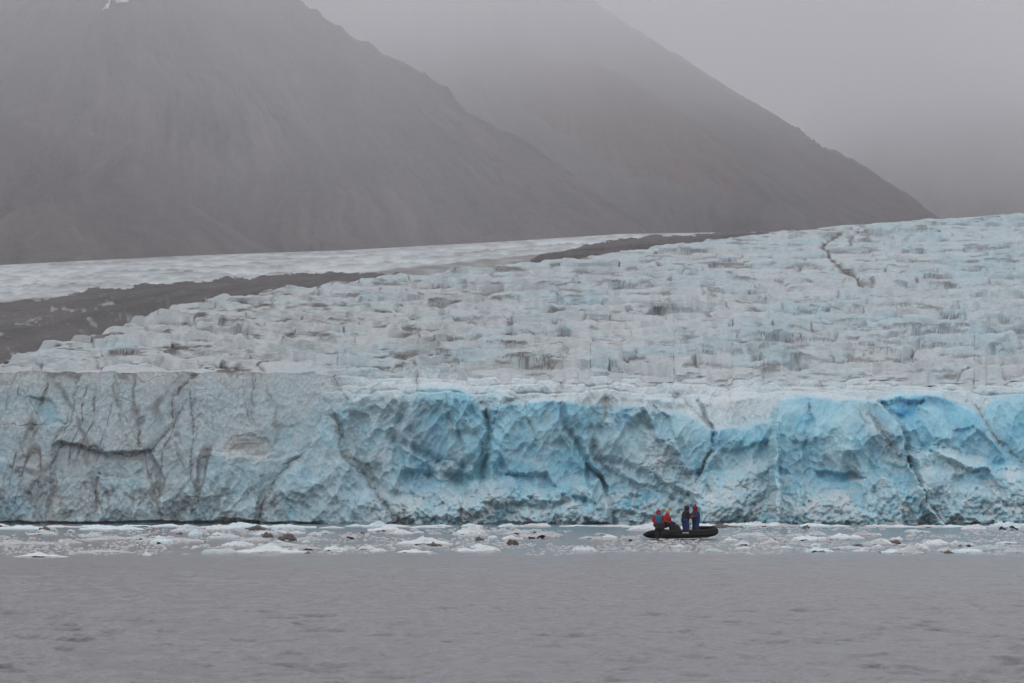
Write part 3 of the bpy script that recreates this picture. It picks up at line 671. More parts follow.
def floe_mesh(seed, L, Wd, Ht, n=56, m=30, lobes=3, ribs=0.0, peak=None):
    """low sculpted floe: rounded plan, lumpy top, wet skirt just under water"""
    rs = np.random.RandomState(seed)
    u = np.linspace(-1, 1, n); v = np.linspace(-1, 1, m)
    U, V_ = np.meshgrid(u, v)
    k1 = fbm(U * 1.6 + seed, V_ * 1.6, seed, 3)
    rr = (np.abs(U) ** 2.4 + np.abs(V_) ** 2.4) ** (1 / 2.4)
    edge = np.clip(1 - rr * (1 + 0.22 * k1), -1, 1)
    top = np.clip(edge, 0, 1) ** 0.30
    hh = 0.6 + 0.30 * fbm(U * 2.2, V_ * 1.7, seed + 5, 3)
    for i in range(lobes):
        cx, cy, w, a = rs.uniform(-.7, .7), rs.uniform(-.4, .4), rs.uniform(.25, .7), rs.uniform(.1, .35)
        hh = hh + a * np.exp(-((U - cx) / w) ** 2 - ((V_ - cy) / (w * 1.6)) ** 2)
    if peak is not None:
        hh = hh * 0.62 + 0.42 * np.clip(1 - np.abs(U - peak[0]) / peak[1], 0, 1) ** 1.2 * np.exp(-(V_ / 0.7) ** 2)
    h, e, r, _ = cells(U * 4.2, V_ * 2.6, seed + 9, 0.9)
    hh = hh * (1 + 0.35 * h) - 0.12 * np.exp(-(e / 0.08) ** 2)
    if ribs: hh = hh + 0 * hh; V_ = V_ + ribs * 0.06 * np.sin(U * 34)
    Z = np.where(edge > 0, top * np.maximum(hh, 0.12), edge * 1.2) 
    Z = Z / max(1e-6, Z.max()) * Ht; Z = np.where(edge > 0, Z, -0.25 * Ht - 0.15)
    X = U * L / 2 * (1 + 0.05 * fbm(U * 5, V_ * 5, seed + 20, 2)); Y = V_ * Wd / 2
    return mesh_np('floe', np.stack([X, Y, Z], -1).reshape(-1, 3), grid_quads(m, n))

def floe(px, y, wpx, hpx, mat, seed, label, group=None, name='ice_floe', cat='ice floe', aspect=0.8, **kw):
    Y = wy(y); L = wpx * Y / F; Ht = hpx * Y / F * (0.82 if hpx > 6 else 1.0)
    me = floe_mesh(seed, L, max(L * aspect, 0.6), Ht, **kw)
    Yc = Y + max(L * aspect, 0.6) * 0.42
    o = link(name, me, mat); o.location = (wx(px, Yc), Yc, -0.02)
    tag(o, label, cat, group); return o

floe(272, 553, 78, 13, F_WHITE, 1, 'large low white floe with a small hump in front of two dark lumps', aspect=.5, peak=(-0.05, 0.5))
floe(41, 557, 54, 7, F_WHITE, 2, 'long white floe nearest the open water at far left', aspect=.4)
floe(172, 542, 66, 8, F_GREY, 3, 'long greyish white floe stretching under the small bright hump', aspect=.5)
floe(195, 536, 15, 10, F_BLUE, 4, 'small bright rounded ice hump rising at the end of the long greyish floe', name='ice_lump', cat='ice lump', aspect=.9)
floe(245, 527.5, 52, 6, F_BLUE, 5, 'bright pale blue floe at the foot of the cliff behind the two dark lumps', aspect=.25)
floe(287, 541, 20, 10, F_DARK, 6, 'larger of two dark brown dirt covered ice lumps', name='dirty_ice_lump', cat='ice lump', lobes=2, aspect=.8)
floe(268, 537, 11, 6, F_DARK, 7, 'smaller dark brown ice lump left of the larger dark lump', name='dirty_ice_lump', cat='ice lump', lobes=2, aspect=.8)
floe(305, 540.5, 20, 3, F_DARK, 8, 'flat dark ice sliver right of the larger dark brown lump', name='dirty_ice_lump', cat='ice lump', aspect=.6)
floe(318, 536, 8, 7, F_WHITE, 9, 'tiny upright white ice lump right of the dark brown lumps', name='ice_lump', cat='ice lump')
floe(424, 545, 58, 12, F_WHITE, 10, 'rounded white floe with a dark lump lodged at its right front', aspect=.5)
floe(434, 546, 16, 5, F_DARK, 11, 'dark lump lodged against the front of the rounded white floe', name='dirty_ice_lump', cat='ice lump')
floe(471, 534, 30, 12, F_WHITE, 12, 'white pyramid shaped floe left of the frame centre', aspect=.5, peak=(0.1, 0.55))
floe(480, 552, 42, 9, F_WHITE, 13, 'white floe in the front row between the rounded floe and the grey dome', aspect=.5)
floe(541, 538.5, 44, 11, F_GREY, 14, 'grey dome shaped floe speckled with dirt near the centre', aspect=.6, lobes=1)
floe(583, 552, 24, 9, F_WHITE, 15, 'compact white floe in the front row left of the boat', aspect=.7)
floe(604, 541.5, 30, 7, F_GREY, 16, 'low grey floe between the grey dome and the inflatable boat', aspect=.5)
floe(378, 527.5, 32, 9, F_BLUE, 17, 'pale blue pointed floe at the cliff foot below the dirty buttress', aspect=.3, peak=(0.1, 0.6))
floe(350, 539, 22, 9, F_GREY, 18, 'grey lump of ice standing alone right of the dark lumps', aspect=.6)
floe(1009, 530, 44, 11, F_BLUE, 19, 'thick ribbed blue ice block at the right edge below the cliff', name='ice_block', cat='ice block', aspect=.5, lobes=0, ribs=1.0)
floe(974, 530, 26, 8, F_WHITE, 20, 'white lump leaning against the ribbed blue block at right', name='ice_lump', cat='ice lump', aspect=.5)
floe(668, 530.5, 86, 13, F_WHITE, 21, 'wide white floe rising behind the inflatable boat', aspect=.3, peak=(0.0, 0.75))
floe(726, 527.5, 34, 5, F_DARK, 22, 'flat dark dirt covered floe just beyond the bow of the boat', name='dirty_ice_floe', aspect=.4)
floe(756, 526.5, 34, 7, F_WHITE, 23, 'white lumpy floe behind the flat dark floe right of the boat', aspect=.4)
floe(787, 527, 26, 4, F_GREY, 24, 'grey floe with dark specks at the foot of the blue tower', aspect=.4)
floe(806, 528.5, 9, 4, F_DARK, 25, 'tiny dark lump on the water below the blue tower', name='dirty_ice_lump', cat='ice lump')
floe(990, 551, 52, 8, F_MILK, 26, 'translucent grey floe in the front row at far right', aspect=.4)
floe(865, 536, 26, 8, F_GREY, 27, 'pale dome shaped floe in open slush right of the blue tower', aspect=.6, lobes=1)
floe(813, 536, 28, 7, F_MILK, 28, 'low milky floe under the blue tower', aspect=.5)
floe(917, 549, 26, 8, F_WHITE, 29, 'rounded white floe in the front row right of the boat', aspect=.6)
floe(742, 546, 15, 8, F_WHITE, 30, 'small rounded white floe in the slush right of the boat', aspect=.8)
floe(714, 552, 20, 5, F_MILK, 31, 'flat milky floe in the front row right behind the boat wake', aspect=.6)
floe(15, 529.5, 70, 5, F_BLUE, 32, 'long pale blue floe at the cliff foot in the left corner', aspect=.2)
floe(112, 530, 66, 7, F_BLUE, 33, 'pale floe with a white crest at the cliff foot on the left', aspect=.25)
floe(25, 545, 60, 7, F_GREY, 34, 'grey floe behind the longest front floe at far left', aspect=.35)
floe(108, 541, 56, 6, F_GREY, 35, 'grey floe with a dark underside left of the long greyish floe', aspect=.35)
floe(100, 553, 60, 4, F_GREY, 36, 'thin grey floe lying between the front floes on the left', aspect=.3)
floe(850, 549, 52, 4, F_MILK, 37, 'thin glassy floe lying in the front row below the dirty rib', aspect=.3)
floe(147, 555.5, 10, 5, F_WHITE, 38, 'small white lump alone at the edge of open water on the left', name='ice_lump', cat='ice lump')
floe(238, 546, 34, 7, F_WHITE, 39, 'white floe just left of the large humped floe', aspect=.4)

# fringe of floes along the cliff foot and drifting pieces, copies of ten shapes
protos = {}
def proto(i, mat):
    key = (i, mat.name)
    if key not in protos:
        me = floe_mesh(1000 + i, 1.0, 1.0, 1.0, 30, 16, lobes=i % 4); me.materials.append(mat); protos[key] = me
    return protos[key]
def drift(name, px, y, wpx, hpx, mat, label, cat, group, asp):
    Y = wy(y); s = Y / F
    o = bpy.data.objects.new(name, proto(rnd.randrange(12), mat)); C.objects.link(o)
    L = wpx * s; o.scale = (L, max(0.25, L * asp), hpx * s); o.location = (wx(px, Y), Y, -0.02)
    o.rotation_euler.z = rnd.uniform(-0.35, 0.35) + (math.pi if rnd.random() < .5 else 0)
    tag(o, label, cat, group)
for i in range(34):
    px = -30 + i * 32 + rnd.uniform(-12, 12)
    drift('ice_floe', px, rnd.uniform(526.2, 528.2), rnd.uniform(22, 58), rnd.uniform(2, 4.6), rnd.choice([F_WHITE, F_BLUE, F_BLUE]),
          'low pale floe in the bright row hugging the cliff foot', 'ice floe', 'floes along the foot of the ice cliff', 0.25)
cnt = 0
while cnt < 215:
    px = rnd.uniform(-25, 1050); y = rnd.choice([531, 534, 538, 541, 545, 548, 551, 553]) + rnd.uniform(-1.5, 1.5)
    if 636 < px < 722 and 530 < y < 546: continue
    if vnoise(np.array(px / 70.0), np.array(y / 6.0), 77) < 0.42: continue
    w = rnd.choice([6, 8, 10, 14, 20, 30]) * rnd.uniform(.8, 1.3)
    mat = rnd.choices([F_WHITE, F_GREY, F_MILK, F_BLUE, F_DARK], [3.2, 4, 3, 1, 0.9])[0]
    nm = {'floe dirty': ('dark dirt covered scrap of ice floating in the drift ice band', 'dark scraps among the drift ice'),
          'floe white': ('small white floe scattered in the drift ice band', 'small white floes of the drift ice'),
          'floe blue': ('small pale blue floe scattered in the drift ice band', 'small pale blue floes of the drift ice'),
          'floe grey': ('small grey floe scattered in the drift ice band', 'small grey floes of the drift ice'),
          'floe glassy': ('small glassy floe awash in the drift ice band', 'small glassy floes of the drift ice')}[mat.name]
    drift('ice_floe', px, y, w if mat != F_DARK else w * .6, min(6.0, 1.6 + w * rnd.uniform(.06, .22)), mat, nm[0], 'ice floe', nm[1], rnd.uniform(.4, .9)); cnt += 1

# brash ice: thousands of crumbs between the floes
rs = np.random.RandomState(5)
base = np.array([(1, 0, 0), (0.3, .9, 0), (-.8, .55, 0), (-.8, -.55, 0), (.3, -.9, 0), (0.1, 0, .8)])
vs = []; fs = []; nb = 0
while nb < 6000:
    y = rs.uniform(527.5, 556); px = rs.uniform(-60, 1084)
    if vnoise(np.array(px / 45.0), np.array(y / 3.6), 99) * .65 + vnoise(np.array(px / 9.0), np.array(y / 1.8), 98) * .35 < 0.47 + max(0, y - 552) * .08: continue
    Y = wy(y); s = Y / F; L = (rs.rand() ** 2 * 4.2 + 0.9) * s; a = rs.rand() * 6.28
    b = base * (1 + rs.uniform(-.3, .3, (6, 3))); b = b * [L * .5, L * .8, rs.uniform(.5, 1.7) * s]
    c_, s_ = math.cos(a), math.sin(a)
    P_ = np.stack([b[:, 0] * c_ - b[:, 1] * s_, b[:, 0] * s_ + b[:, 1] * c_, b[:, 2]], -1) + [wx(px, Y), Y, 0.005]
    i = len(vs) * 6; vs.append(P_)
    for q in range(5): fs.append((i + q, i + (q + 1) % 5, i + 5))
    nb += 1
me = bpy.data.meshes.new('brash_ice'); me.from_pydata(np.concatenate(vs).tolist(), [], fs); me.update()
brash = link('brash_ice', me, F_GREY); tag(brash, kind='stuff', label='crumbs of broken ice afloat between the floes', cat='brash ice')

# ------------------------------------------------------------------ soft bodies: overlapping primitives fused into one skin
def fuse(name, prims, voxel, mat, parent, smooth_it=2):
    bm = bmesh.new()
    for pr in prims:
        if pr[0] == 'cap':                                             # tapered capsule a, b, ra, rb
            _, a, b, ra, rb = pr[:5]
            a = Vector(a); b = Vector(b); d = b - a; L = d.length
            q = d.to_track_quat('Z', 'Y').to_matrix().to_4x4()
            m = Matrix.Translation((a + b) / 2) @ q
            bmesh.ops.create_cone(bm, cap_ends=True, segments=14, radius1=ra, radius2=rb, depth=L, matrix=m)
            bmesh.ops.create_uvsphere(bm, u_segments=14, v_segments=8, radius=ra, matrix=Matrix.Translation(a))
            bmesh.ops.create_uvsphere(bm, u_segments=14, v_segments=8, radius=rb, matrix=Matrix.Translation(b))
        elif pr[0] == 'ell':
            _, c, r = pr[:3]
            bmesh.ops.create_uvsphere(bm, u_segments=16, v_segments=10, radius=1.0, matrix=Matrix.Translation(c) @ Matrix.Diagonal((*r, 1)))
        elif pr[0] == 'box':
            _, c, r = pr[:3]
            bmesh.ops.create_cube(bm, size=1.0, matrix=Matrix.Translation(c) @ Matrix.Diagonal((*r, 1)))
    me = bpy.data.meshes.new(name); bm.to_mesh(me); bm.free()
    tmp = bpy.data.objects.new('tmp', me); C.objects.link(tmp)
    md = tmp.modifiers.new('r', 'REMESH'); md.mode = 'VOXEL'; md.voxel_size = voxel; md.use_smooth_shade = True
    sm = tmp.modifiers.new('s', 'SMOOTH'); sm.iterations = smooth_it; sm.factor = 0.5
    dg = bpy.context.evaluated_depsgraph_get()
    out = bpy.data.meshes.new_from_object(tmp.evaluated_get(dg)); out.name = name
    bpy.data.objects.remove(tmp); bpy.data.meshes.remove(me)
    for p_ in out.polygons: p_.use_smooth = True
    out.materials.clear()
    return link(name, out, mat, parent)

RUB = simple('black rubber tube', (0.008, 0.008, 0.010), 0.8, 0.08)
RUB2 = simple('grey rubber strake', (0.022, 0.022, 0.025), 0.8, 0.1)
RED = simple('red shell fabric', (0.25, 0.006, 0.012), 0.75)
BLUE = simple('blue trouser fabric', (0.006, 0.030, 0.13), 0.75)
NAVY = simple('navy shell fabric', (0.010, 0.022, 0.075), 0.75)
BLACK = simple('black shell fabric', (0.009, 0.009, 0.010), 0.8)
MAROON = simple('maroon knit', (0.14, 0.01, 0.025), 0.9)
TEAL = simple('teal blue vest', (0.02, 0.13, 0.24), 0.8)
YEL = simple('orange yellow knit', (0.60, 0.25, 0.02), 0.9)
SKIN = simple('skin', (0.45, 0.25, 0.18), 0.6)
MOTOR = simple('outboard cowling paint', (0.010, 0.010, 0.011), 0.5, 0.2)
WHT = simple('white print', (0.65, 0.65, 0.6), 0.6)
CAM = simple('camera body', (0.012, 0.012, 0.013), 0.4)
PALE = simple('pale dry bag', (0.55, 0.50, 0.42), 0.7)

# ------------------------------------------------------------------ inflatable boat (local +x = bow, drawn pointing right and a little away)
BY = 341.0; BX = wx(684, BY)
rot = math.radians(44)
boat = bpy.data.objects.new('inflatable_boat', None); C.objects.link(boat)
boat.location = (BX, BY, 0.0); boat.rotation_euler.z = rot
tag(boat, 'black inflatable boat with outboard motor carrying four people past the ice front', 'boat')
def W(x, y, z):                                                        # boat coordinates to the world
    return Vector((BX + x * math.cos(rot) - y * math.sin(rot), BY + x * math.sin(rot) + y * math.cos(rot), z))
TR = 0.27
def sweep(pts, radii, seg=16):
    bm = bmesh.new(); rings = []
    P_ = [Vector(q) for q in pts]
    for i, (q, r) in enumerate(zip(P_, radii)):
        d = (P_[min(i + 1, len(P_) - 1)] - P_[max(i - 1, 0)]).normalized()
        up = Vector((0, 0, 1)); s_ = d.cross(up).normalized(); u_ = s_.cross(d)
        rings.append([bm.verts.new(q + (s_ * math.cos(t) + u_ * math.sin(t)) * r) for t in [2 * math.pi * k / seg for k in range(seg)]])
    for a, b in zip(rings[:-1], rings[1:]):
        for k in range(seg): bm.faces.new((a[k], a[(k + 1) % seg], b[(k + 1) % seg], b[k]))
    bm.faces.new(rings[0][::-1]); bm.faces.new(rings[-1])
    return bm
def bobj(name, bm, mat, parent, smooth=True):
    me = bpy.data.meshes.new(name); bmesh.ops.recalc_face_normals(bm, faces=bm.faces[:]); bm.to_mesh(me); bm.free()
    for p_ in me.polygons: p_.use_smooth = smooth
    return link(name, me, mat, parent)
path = []; rad = []
def tubept(x, y, z, r): path.append((x, y, z)); rad.append(r)
side = [(-2.75, -0.72, 0.24, 0.03), (-2.60, -0.72, 0.25, 0.10), (-2.35, -0.73, 0.26, 0.19), (-2.0, -0.74, 0.27, 0.25), (-1.2, -0.75, 0.28, .25), (-0.3, -0.75, 0.29, .25), (0.6, -0.75, 0.30, .25),
        (1.3, -0.72, 0.33, .25), (1.8, -0.62, 0.38, .25), (2.15, -0.45, 0.44, .25), (2.36, -0.22, 0.48, .245), (2.42, 0.0, 0.49, .24)]
for q in side: tubept(*q)
for q in side[-2::-1]: tubept(q[0], -q[1], q[2], q[3])
bobj('tube', sweep(path, rad), RUB, boat)
strake = [(q[0], q[1] * 1.0 - 0.245 * (1 if q[1] < 0 else 0), q[2] - 0.02) for q in side[3:9]]
bobj('rubbing_strake', sweep(strake, [0.035] * len(strake), 8), RUB2, boat)
strake = [(q[0], -q[1] + 0.245, q[2] - 0.02) for q in side[3:9]]
bobj('rubbing_strake', sweep(strake, [0.035] * len(strake), 8), RUB2, boat)
def bevbox(c, r, bev=0.02, rz=0):
    bm = bmesh.new(); bmesh.ops.create_cube(bm, size=1.0, matrix=Matrix.Translation(c) @ Matrix.Rotation(rz, 4, 'Z') @ Matrix.Diagonal((*r, 1)))
    bmesh.ops.bevel(bm, geom=bm.edges[:], offset=bev, segments=2, affect='EDGES'); return bm
bm = bmesh.new()
fl = [bm.verts.new(v) for v in [(-2.0, -0.6, 0.12), (1.4, -0.6, 0.16), (2.1, -0.2, 0.22), (2.1, 0.2, 0.22), (1.4, 0.6, 0.16), (-2.0, 0.6, 0.12)]]
f_ = bm.faces.new(fl); ex = bmesh.ops.extrude_face_region(bm, geom=[f_])
for v in [g for g in ex['geom'] if isinstance(g, bmesh.types.BMVert)]: v.co.z -= 0.10
bobj('floor_board', bm, RUB2, boat, False)
bobj('transom', bevbox((-2.0, 0, 0.32), (0.07, 1.0, 0.52)), RUB2, boat, False)
rope = []
for i in range(25):
    x = -1.6 + i * 0.135; rope.append((x, -0.86, 0.47 - 0.05 * abs(math.sin(i * math.pi / 4))))
bobj('grab_line', sweep(rope, [0.012] * 25, 6), simple('grey rope', (0.3, 0.3, 0.28), 0.9), boat)
for (x, w) in ((-1.05, 0.16), (-0.85, 0.12), (-0.69, 0.15)):            # short pale marking on the near tube
    bobj('tube_marking', bevbox((x, -0.99, 0.36), (w * 0.8, 0.03, 0.07), 0.008), WHT, boat, False)
bow = bevbox((1.95, 0, 0.70), (0.62, 0.86, 0.10), 0.04); bobj('bow_locker', bow, RUB, boat, True)
for s_ in (-1, 1): bobj('bow_handle', sweep([(1.35, 0.72 * s_, 0.56), (1.4, 0.72 * s_, 0.63), (1.6, 0.66 * s_, 0.65), (1.75, 0.6 * s_, 0.62)], [.02] * 4, 8), RUB2, boat)
# outboard motor
motor = bpy.data.objects.new('outboard_motor', None); C.objects.link(motor); motor.parent = boat; motor.location = (-2.12, 0, -0.14)
fuse('cowling', [('box', (0.02, 0, 0.88), (0.36, 0.34, 0.30)), ('ell', (0.03, 0, 1.0), (0.22, 0.19, 0.15)), ('ell', (-0.06, 0, 0.78), (0.18, 0.17, 0.16))], 0.025, MOTOR, motor, 4)
fuse('motor_leg', [('box', (-0.02, 0, 0.45), (0.16, 0.12, 0.6)), ('box', (-0.02, 0, 0.02), (0.24, 0.08, 0.5)), ('box', (-0.1, 0, 0.1), (0.36, 0.2, 0.03)), ('cap', (-0.16, 0, -0.22), (0.12, 0, -0.22), .06, .04)], 0.018, MOTOR, motor, 2)
bm = bmesh.new()
for k_ in range(3):
    bmesh.ops.create_cube(bm, size=1.0, matrix=Matrix.Translation((-0.22, 0, -0.22)) @ Matrix.Rotation(k_ * 2.094, 4, 'X') @ Matrix.Translation((0, 0, 0.09)) @ Matrix.Rotation(0.5, 4, 'Z') @ Matrix.Diagonal((0.02, 0.09, 0.15, 1)))
bobj('propeller', bm, RUB2, motor, False)
bobj('tiller', sweep([(0.15, 0, 0.82), (0.4, 0.02, 0.86), (0.68, 0.05, 0.86)], [0.03, 0.026, 0.022], 8), MOTOR, motor)

# ------------------------------------------------------------------ people
def hand(prims, wrist, d, up, s):
    """gloved hand: palm, four unequal curled fingers and a thumb leaving the side of the palm"""
    d = Vector(d).normalized(); up = Vector(up); sd = d.cross(up).normalized(); up = sd.cross(d).normalized()
    w = Vector(wrist); palm = w + d * 0.05
    prims.append(('cap', tuple(w), tuple(w + d * 0.085), 0.030, 0.036))
    for i, ln in enumerate((0.055, 0.065, 0.06, 0.045)):
        a = w + d * 0.085 + sd * (0.027 - 0.018 * i); b = a + d * ln * 0.6 - up * 0.012; c = b + d * ln * 0.3 - up * ln * 0.6
        prims.append(('cap', tuple(a), tuple(b), 0.0105, 0.010)); prims.append(('cap', tuple(b), tuple(c), 0.010, 0.0085))
    a = w + d * 0.035 + sd * 0.030 * s; b = a + d * 0.035 + sd * 0.022 * s; c = b + d * 0.03 - up * 0.01
    prims.append(('cap', tuple(a), tuple(b), 0.014, 0.012)); prims.append(('cap', tuple(b), tuple(c), 0.012, 0.010))

def person(loc, yaw, label, J, jacket, trousers, headgear, hood=False, glove=BLACK, cuff=None, vest=None, beanie_tip=False):
    """J: joints in local metres, +x = the way the person faces"""
    t = bpy.data.objects.new('person', None); C.objects.link(t); t.location = loc; t.rotation_euler.z = yaw; t.scale = (1.20, 1.20, 1.03)
    tag(t, label, 'person')
    pel, ch, nk, hd = J['pelvis'], J['chest'], J['neck'], J['head']
    body = [('cap', pel, ch, 0.14, 0.15), ('cap', ch, nk, 0.12, 0.06), ('cap', nk, hd, 0.06, 0.07),
            ('ell', hd, (0.098, 0.078, 0.115)), ('ell', (hd[0] + 0.03, hd[1], hd[2] - 0.06), (0.062, 0.055, 0.06)),
            ('cap', (hd[0] + 0.092, hd[1], hd[2] + 0.01), (hd[0] + 0.115, hd[1], hd[2] - 0.025), 0.010, 0.015),
            ('ell', (hd[0] + 0.085, hd[1], hd[2] - 0.062), (0.018, 0.026, 0.010)),
            ('ell', (hd[0] + 0.074, hd[1], hd[2] + 0.030), (0.022, 0.055, 0.010)),
            ('ell', (hd[0] - 0.005, hd[1] + 0.08, hd[2] - 0.01), (0.02, 0.012, 0.032)), ('ell', (hd[0] - 0.005, hd[1] - 0.08, hd[2] - 0.01), (0.02, 0.012, 0.032))]
    jk = [('cap', pel, ch, 0.21, 0.215), ('cap', (ch[0], ch[1] - 0.09, ch[2] + 0.08), (ch[0], ch[1] + 0.09, ch[2] + 0.08), 0.14, 0.14), ('cap', ch, nk, 0.16, 0.095)]
    tr = [('cap', (pel[0], -0.07, pel[2]), (pel[0], 0.07, pel[2]), 0.185, 0.185)]
    gl = []; bt = []
    for s, k_ in ((-1, 'r'), (1, 'l')):
        sh, el, wr = J['sh' + k_], J['el' + k_], J['wr' + k_]; hp, kn, an = J['hip' + k_], J['kn' + k_], J['an' + k_]
        body += [('cap', sh, el, 0.052, 0.042), ('cap', el, wr, 0.042, 0.030), ('cap', hp, kn, 0.085, 0.060), ('cap', kn, an, 0.058, 0.042), ('cap', ch, sh, 0.07, 0.06), ('cap', pel, hp, 0.1, 0.09)]
        jk += [('cap', sh, el, 0.088, 0.072), ('cap', el, wr, 0.072, 0.052), ('cap', (ch[0], ch[1], ch[2] + 0.1), sh, 0.1, 0.085)]
        tr += [('cap', hp, kn, 0.150, 0.120), ('cap', kn, an, 0.120, 0.100)]
        d = Vector(wr) - Vector(el)
        hand(gl, Vector(wr) + d.normalized() * 0.02, d, (0, 0, 1), -s)
        bt += [('cap', (an[0], an[1], an[2] + 0.10), an, 0.062, 0.055), ('cap', (an[0] - 0.03, an[1], an[2] - 0.05), (an[0] + 0.15, an[1], an[2] - 0.06), 0.048, 0.042)]
    fuse('person_body', body, 0.016, SKIN, t)
    # eyes
    for s in (-1, 1):
        bm = bmesh.new(); bmesh.ops.create_uvsphere(bm, u_segments=10, v_segments=6, radius=0.012, matrix=Matrix.Translation((hd[0] + 0.086, hd[1] + s * 0.03, hd[2] + 0.008)))
        bobj('eye', bm, BLACK, t)
    fuse('trousers', tr, 0.02, trousers, t, 3)
    fuse('jacket', jk, 0.02, jacket, t, 3)
    fuse('gloves', gl, 0.007, glove, t, 1)
    fuse('boots', bt, 0.015, BLACK, t, 2)
    if hood:
        hg = [('ell', (hd[0] - 0.03, hd[1], hd[2] + 0.02), (0.14, 0.13, 0.155)), ('cap', nk, (hd[0] - 0.05, hd[1], hd[2] - 0.05), 0.115, 0.10)]
        if beanie_tip: hg.append(('cap', (hd[0] - 0.02, hd[1], hd[2] + 0.10), (hd[0] - 0.04, hd[1], hd[2] + 0.22), 0.09, 0.035))
        fuse('hood', hg, 0.014, headgear, t, 2)
    else:
        fuse('beanie', [('ell', (hd[0] - 0.012, hd[1], hd[2] + 0.055), (0.112, 0.095, 0.095)), ('ell', (hd[0] - 0.02, hd[1], hd[2] + 0.155), (0.03, 0.03, 0.03))], 0.012, headgear, t, 1)
        fuse('collar', [('cap', (nk[0], nk[1], nk[2] - 0.02), (nk[0] + 0.01, nk[1], nk[2] + 0.07), 0.11, 0.095)], 0.014, jacket, t, 1)
    if cuff:
        fuse('sleeve_panel', [('cap', tuple(Vector(J['elr']).lerp(Vector(J['wrr']), .05)), tuple(Vector(J['elr']).lerp(Vector(J['wrr']), .95)), 0.082, 0.062),
                              ('cap', tuple(Vector(J['ell']).lerp(Vector(J['wrl']), .05)), tuple(Vector(J['ell']).lerp(Vector(J['wrl']), .95)), 0.082, 0.062)], 0.014, cuff, t, 1)
    if vest:
        m_, pr = vest; fuse('life_vest', pr, 0.016, m_, t, 2)
    return t

def standing(z0=0.0, lean=0.05, arms='mid'):
    J = dict(pelvis=(0, 0, 0.93), chest=(lean, 0, 1.28), neck=(lean + .03, 0, 1.47), head=(lean + .07, 0, 1.63))
    for s, k_ in ((-1, 'r'), (1, 'l')):
        J['sh' + k_] = (lean + .01, .20 * s, 1.38)
        if arms == 'mid': J['el' + k_] = (lean + .10, .27 * s, 1.10); J['wr' + k_] = (lean + .36, .15 * s, 1.17)
        elif arms == 'camera': J['el' + k_] = (lean + .20, .25 * s, 1.16); J['wr' + k_] = (lean + .40, .09 * s, 1.32)
        J['hip' + k_] = (0, .10 * s, .90); J['kn' + k_] = (.04, .12 * s, .50); J['an' + k_] = (0, .13 * s, .12)
    return J
def seated(arm='lap', lean=0.0):
    J = dict(pelvis=(0, 0, 0.14), chest=(lean + .05, 0, 0.50), neck=(lean + .08, 0, 0.69), head=(lean + .13, 0, 0.85))
    for s, k_ in ((-1, 'r'), (1, 'l')):
        J['sh' + k_] = (lean + .05, .20 * s, .60); J['el' + k_] = (lean + .10, .26 * s, .33); J['wr' + k_] = (lean + .34, .16 * s, .28)
        J['hip' + k_] = (0.02, .10 * s, .13); J['kn' + k_] = (.42, .14 * s, .16); J['an' + k_] = (.46, .14 * s, -.22)
    return J
def onboat(x, y, z): v = W(x, y, z); return (v.x, v.y, v.z)

# standing pair, facing each other over a camera
p3 = person(onboat(0.30, 0.20, 0.14), math.radians(22), 'standing person in black hooded jacket with red forearms and blue trousers, facing right',
            standing(arms='mid'), BLACK, BLUE, BLACK, hood=True, cuff=RED, vest=(RED, [('ell', (0.17, 0, 1.50), (0.07, 0.09, 0.06)), ('cap', (0.06, 0.0, 1.42), (0.16, 0.0, 1.44), 0.08, 0.06)]))
p4 = person(onboat(1.10, 0.06, 0.14), math.radians(205), 'standing person in navy jacket with pointed maroon hood and blue trousers, facing left',
            standing(arms='mid', lean=0.02), NAVY, BLUE, MAROON, hood=True, beanie_tip=True, vest=(RED, [('cap', (0.15, -0.08, 1.36), (0.15, -0.08, 1.08), 0.055, 0.055), ('cap', (0.15, 0.08, 1.36), (0.15, 0.08, 1.08), 0.055, 0.055)]))
# driver and companion at the stern
d2 = person(onboat(-1.02, 0.58, 0.70), math.radians(-35), 'person in bright red jacket with orange yellow hat, seated beside the motor',
            seated(lean=.04), RED, BLACK, YEL)
d1 = person(onboat(-1.42, 0.78, 0.70), math.radians(-80), 'person in red jacket under a teal blue vest, seated at the far left',
            seated(), RED, BLACK, RED, hood=True, vest=(TEAL, [('cap', (0.04, 0, 0.30), (0.06, 0, 0.56), 0.22, 0.21)]))
# camera between the standing pair
cam_o = bpy.data.objects.new('camera', None); C.objects.link(cam_o); cam_o.location = onboat(0.70, 0.13, 1.42); cam_o.rotation_euler.z = 0.4
tag(cam_o, 'black camera held between the two standing people', 'camera')
bobj('camera_body', bevbox((0, 0, 0), (0.09, 0.16, 0.11), 0.015), CAM, cam_o)
bm = bmesh.new(); bmesh.ops.create_cone(bm, cap_ends=True, segments=20, radius1=0.045, radius2=0.05, depth=0.16, matrix=Matrix.Translation((0.12, 0, 0)) @ Matrix.Rotation(math.pi / 2, 4, 'Y'))
bobj('lens', bm, CAM, cam_o); bobj('viewfinder_hump', bevbox((0, 0, 0.07), (0.07, 0.06, 0.05), 0.012), CAM, cam_o)
